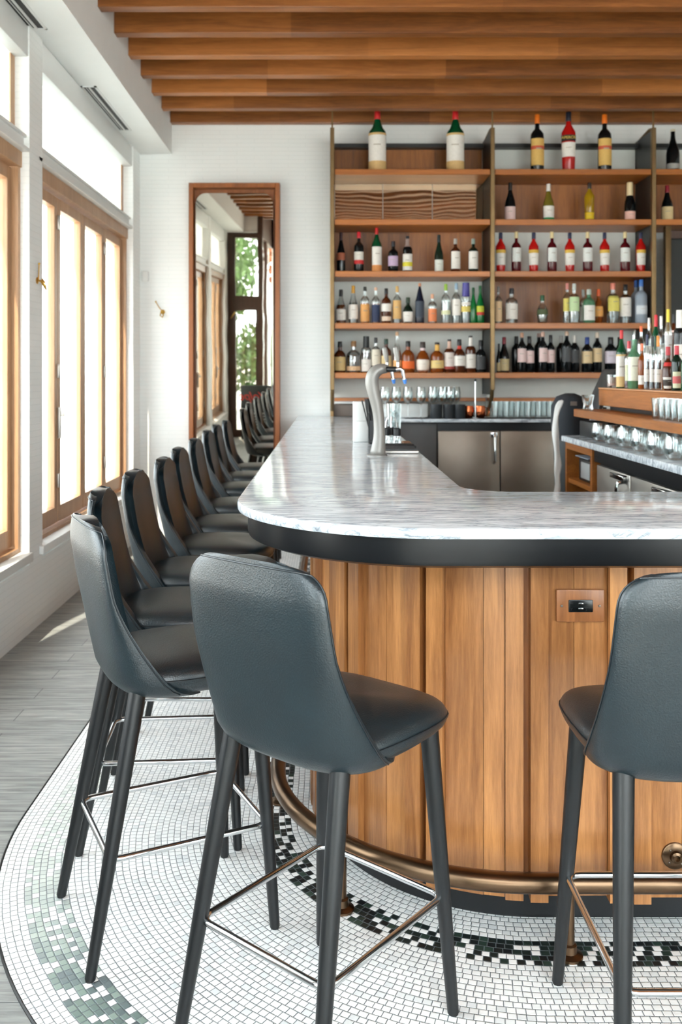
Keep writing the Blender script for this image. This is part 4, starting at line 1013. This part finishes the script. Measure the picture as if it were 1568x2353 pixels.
for i, (a, c) in enumerate(((4.28, 4.80), (3.70, 4.26), (3.14, 3.68), (2.5, 3.12))):
    dd = F(MB().box(IX+.035, IX+.06, a, c, .06, .955, .004).build('door', STEEL, fi))
    hy = a+.05
    MB().tube([(IX+.035, hy, .92), (IX-.005, hy, .915), (IX-.01, hy, .89), (IX-.01, hy, .70), (IX+.035, hy, .68)], .010, 8).box(IX+.005, IX+.035, hy-.03, hy+.16, .925, .95, .004).build('handle', CHROME, dd)
tag(fi, 'row of brushed steel fridge doors along the island', 'fridge')
# upper walnut shelf and bottle step
hs_ = MB().box(1.455, 2.0, IY0, 5.42, 1.180, 1.225, .003, 1).build('island_shelf', W_ISL)
tag(hs_, 'walnut shelf above the island worktop holding rocks glasses', 'shelf')
bx = empty('bottle_riser', (1.9, 3.7, 1.226))
def Rr(o): o.location = (-1.9, -3.7, -1.226); return o
Rr(MB().box(1.575, 2.3, IY0, 5.32, 1.250, 1.345, .003, 1).build('riser_box', W_ISL, bx))
Rr(MB().box(1.572, 2.3, IY0, 5.32, 1.3455, 1.352).build('top_edge', wood('pale_edge', (226, 176, 130), (200, 140, 96), 'Y'), bx, False))
Rr(MB().box(1.62, 2.2, IY0+.1, 5.25, 1.2255, 1.25).build('plinth', BLACKM, bx, False))
Rr(MB().box(1.73, 2.3, IY0, 5.28, 1.352, 1.43).box(1.86, 2.3, IY0, 5.28, 1.43, 1.51).build('step', W_ISL, bx, False))
tag(bx, 'stepped walnut riser carrying the liquor bottles on the island', 'riser')
lg_ = MB().box(1.62, 2.2, 1.95, 2.0, 1.071, 1.18).box(1.62, 2.2, 5.2, 5.25, 1.071, 1.18).build('shelf_support', BLACKM, None, False); tag(lg_, 'black supports between island worktop and walnut shelf', 'support')
def IB(x, yt, w_, kind, glass, cap, label, lab, tier=0, text=None, extra=None):
    X = (1.64, 1.80, 1.93)[tier]; z = (1.352, 1.43, 1.51)[tier]
    Y = X*FPX/(x-U0); zt = CZ+(V0-yt)*Y/FPX
    bottle(X, Y, z, zt-z, w_*Y/FPX, kind, glass, cap, label, lab, text, extra, 'liquor bottles on the island', 1)
IB(1429, 759, 24, 'magnum', 'green', RD, [((222, 190, 130), .02, .58), (WH, .2, .55)], 'green bottle with bright red capsule, leftmost tall one on the island')
IB(1446, 784, 21, 'spirit', 'clear', (214, 70, 80), ((226, 226, 190), .16, .5), 'clear bottle with coral cap and pale label on the island', extra=amberliq((140, 50, 40)))
IB(1458, 780, 29, 'wine', 'pgreen', None, [((232, 234, 214), .16, .64)], 'pale green bottle with large cream label and metal pourer on the island')
IB(1476, 790, 17, 'spirit', 'amber', (236, 130, 90), [(WH, .1, .3)], 'slim amber bottle with white label right of the cream-labelled one')
IB(1488, 769, 15, 'wine', 'clear', (40, 46, 78), [(WH, .14, .36)], 'clear bottle with navy cap, left of the three dark-filled ones', extra=liq('dark_liq', (40, 44, 56)))
IB(1500, 773, 15, 'wine', 'clear', (36, 38, 40), [(WH, .14, .38)], 'clear bottle with black cap, middle of the three dark-filled ones', extra=liq('dark_liq', (40, 44, 56)))
IB(1513, 772, 16, 'wine', 'clear', (220, 140, 50), [(WH, .14, .38)], 'clear bottle with orange stopper, right of the dark-filled ones', extra=liq('dark_liq', (40, 44, 56)))
IB(1525, 771, 15, 'wine', 'clear', (46, 50, 52), [(WH, .3, .38)], 'clear bottle with charcoal cap behind the squat brown one', tier=1)
IB(1536, 797, 27, 'flask', 'brown', (186, 50, 60), [((232, 228, 220), .04, .3), ((60, 50, 44), .1, .24), ((206, 50, 46), .55, .64)], 'squat brown orange-liqueur bottle with red band and framed label')
IB(1556, 795, 24, 'wine', 'dgreen', (200, 60, 74), [((222, 224, 190), .06, .42), ((214, 110, 110), .16, .32)], 'dark green vermouth bottle with pale label and red circle')
IB(1578, 800, 24, 'wine', 'green', (206, 60, 60), [((230, 222, 214), .1, .5)], 'green bottle with white label cut by the right edge')
IB(1474, 750, 17, 'spirit', 'clear', (240, 110, 60, .88), None, 'clear bottle with bright orange cap in the back row', tier=1)
IB(1492, 731, 15, 'spirit', 'clear', (236, 232, 230), (WH, .2, .5), 'clear bottle with white and red cap in the back row', tier=1)
IB(1508, 724, 18, 'wine', 'green', (214, 40, 52), None, 'green bottle with red capsule in the back row of the island', tier=1)
IB(1520, 727, 17, 'spirit', 'clear', (240, 238, 234), (WH, .1, .5), 'clear bottle with wide white cap in the back row', tier=1)
IB(1536, 711, 17, 'wine', 'clear', (226, 208, 60), ((226, 226, 226), .2, .6), 'tall clear bottle with yellow capsule in the back row', tier=1)
IB(1549, 722, 15, 'wine', 'brown', (34, 34, 40), [((226, 190, 180), .60, .64)], 'dark capped bottle in the back row, partly hidden', tier=2)
IB(1562, 713, 25, 'wine', 'black', (236, 234, 228, .72), [(WH, .05, .46)], 'black bottle with white cap and white label at the back right', tier=1)
pr_ = MB().tube([(0, 0, 0), (0, 0, .03), (.006, 0, .06)], [.006, .007, .003], 8).build('bottle_pourer', CHROME, None)
Yp = 1.64*FPX/(1458-U0); pr_.location = (1.64, Yp, CZ+(V0-783)*Yp/FPX-.002); tag(pr_, 'metal pourer in the pale green bottle on the island', 'pourer')
# votive, rocks glasses, wine glasses
vt = empty('candle_glass', (1.64, 5.27, 1.352)); MB().lathe(tumbler(.075, .034), 20).build('glass', GLASSW, vt); MB().lathe([(0, .013), (.028, .013), (.029, .062), (0, .062)], 20).build('candle', plain('pink_wax', (236, 206, 196), .5), vt)
tag(vt, 'pink candle in a square clear glass at the end of the riser', 'candle')
rs = [(1.53, 1.53*FPX/(x-U0)) for x in (1516, 1530, 1544, 1558, 1573)]
glassrow('rocks_glass', tumbler(.095, .036), [(x, y, 1.225) for x, y in rs], lambda i: '%s rocks glass from the left in the row on the walnut shelf' % ordw(i+1), 'glass', 'rocks glasses on the walnut shelf')
glassrow('shot_glass', [(0, 0), (.028, 0), (.03, .004), (.026, .03), (.036, .085), (.033, .085), (.022, .03), (0, .012)], [(1.50, 5.28, 1.225)], lambda i: 'clear footed glass alone at the far end of the walnut shelf', 'glass', 'glass at the shelf end')
bw = []
for i in range(16):
    bw.append((1.45+.105*(i % 2), 4.87-.105*i, 1.07))
glassrow('stemless_glass', [(0, 0), (.022, 0), (.03, .004), (.046, .03), (.048, .05), (.042, .085), (.038, .1), (.036, .1), (.040, .085), (.045, .05), (.028, .01), (0, .008)], bw,
 lambda i: '%s stemless wine glass from the far end under the walnut shelf' % ordw(i+1), 'glass', 'stemless glasses on the island')
# black box, bucket, towel, pos screen at the island's far end
bb = empty('speaker_box', (1.60, 5.18, 1.0705)); MB().box(-.13, .01, -.10, .17, 0, .09, .006).build('housing', BLACKP, bb); bb.name = 'black_equipment_box'
tag(bb, 'low black equipment box on the island under the shelf end', 'box')
bk = empty('black_bucket', (1.53, 5.78, 0)); bk.name = 'waste_bin'
MB().lathe([(0, 0), (.085, 0), (.10, .95), (.105, 1.14), (.10, 1.14), (.09, .02), (0, .02)], 28, (0, 0, .001)).build('bin_body', plain('charcoal_plastic', (70, 74, 76), .5), bk)
lm = MB(); R = []
for z, r, q in ((1.02, .112, .0), (1.13, .118, .01), (1.23, .112, .02), (1.29, .08, .02), (1.31, .03, .01)):
    R.append([(r*(1+q*math.sin(5*a)+.06*math.sin(3*a+z*9))*math.cos(a), r*(1+.06*math.sin(4*a+z*20))*math.sin(a), z) for a in [2*PI*k/32 for k in range(32)]])
lm.loft(R); lm.build('draped_cloth', plain('black_cloth', (38, 42, 48), .8), bk)
MB().box(-.03, .01, -.122, -.118, 1.235, 1.262).build('cloth_tag', GREYB, bk, False)
tag(bk, 'charcoal bin topped with a draped black cloth at the island end', 'bin')
tw_ = MB(); rd = random.Random(9); z = 1.27; pth = []
T0 = px(1281, 920, 5.5)
segs = []
zt = CZ+(V0-915)*5.5/FPX
pts_ = [(1292, 918), (1284, 932), (1278, 955), (1276, 985), (1278, 1010), (1281, 1040), (1284, 1070), (1280, 1090), (1284, 1112), (1280, 1135), (1281, 1170)]
for i, (x, y) in enumerate(pts_):
    p = px(x, y, 5.55); segs.append(p)
rings = []
for i, p in enumerate(segs):
    hw = .019*(1+.38*math.sin(i*2.3)); 
    rings.append([(p[0]+hw*math.cos(a), p[1]+.011*math.sin(a)+.003*math.sin(3*a+i), p[2]) for a in [2*PI*k/16 for k in range(16)]])
tw_.loft(rings); tw_ = tw_.build('bar_towel', plain('white_cotton', (240, 240, 238), .85), None); tw_.modifiers.new('soft', 'SUBSURF').render_levels = 1
tag(tw_, 'white bar towel twisted and hanging down beside the black bin', 'towel')
ps = empty('order_screen', (1.66, 5.55, 1.07))
MB().box(-.05, .05, -.04, .04, .0, .012, .003).tube([(0, .0, .01), (.02, 0, .16)], .012, 8).build('stand', BLACKP, ps)
b_ = MB().box(-.012, .012, -.13, .13, -.13, .14, .005).build('display', plain('charcoal_case', (52, 54, 56), .4), ps); b_.location = (.0, 0, .26); b_.rotation_euler = (0, math.radians(24), 0)
tag(ps, 'tilted charcoal order screen behind the island riser', 'screen')
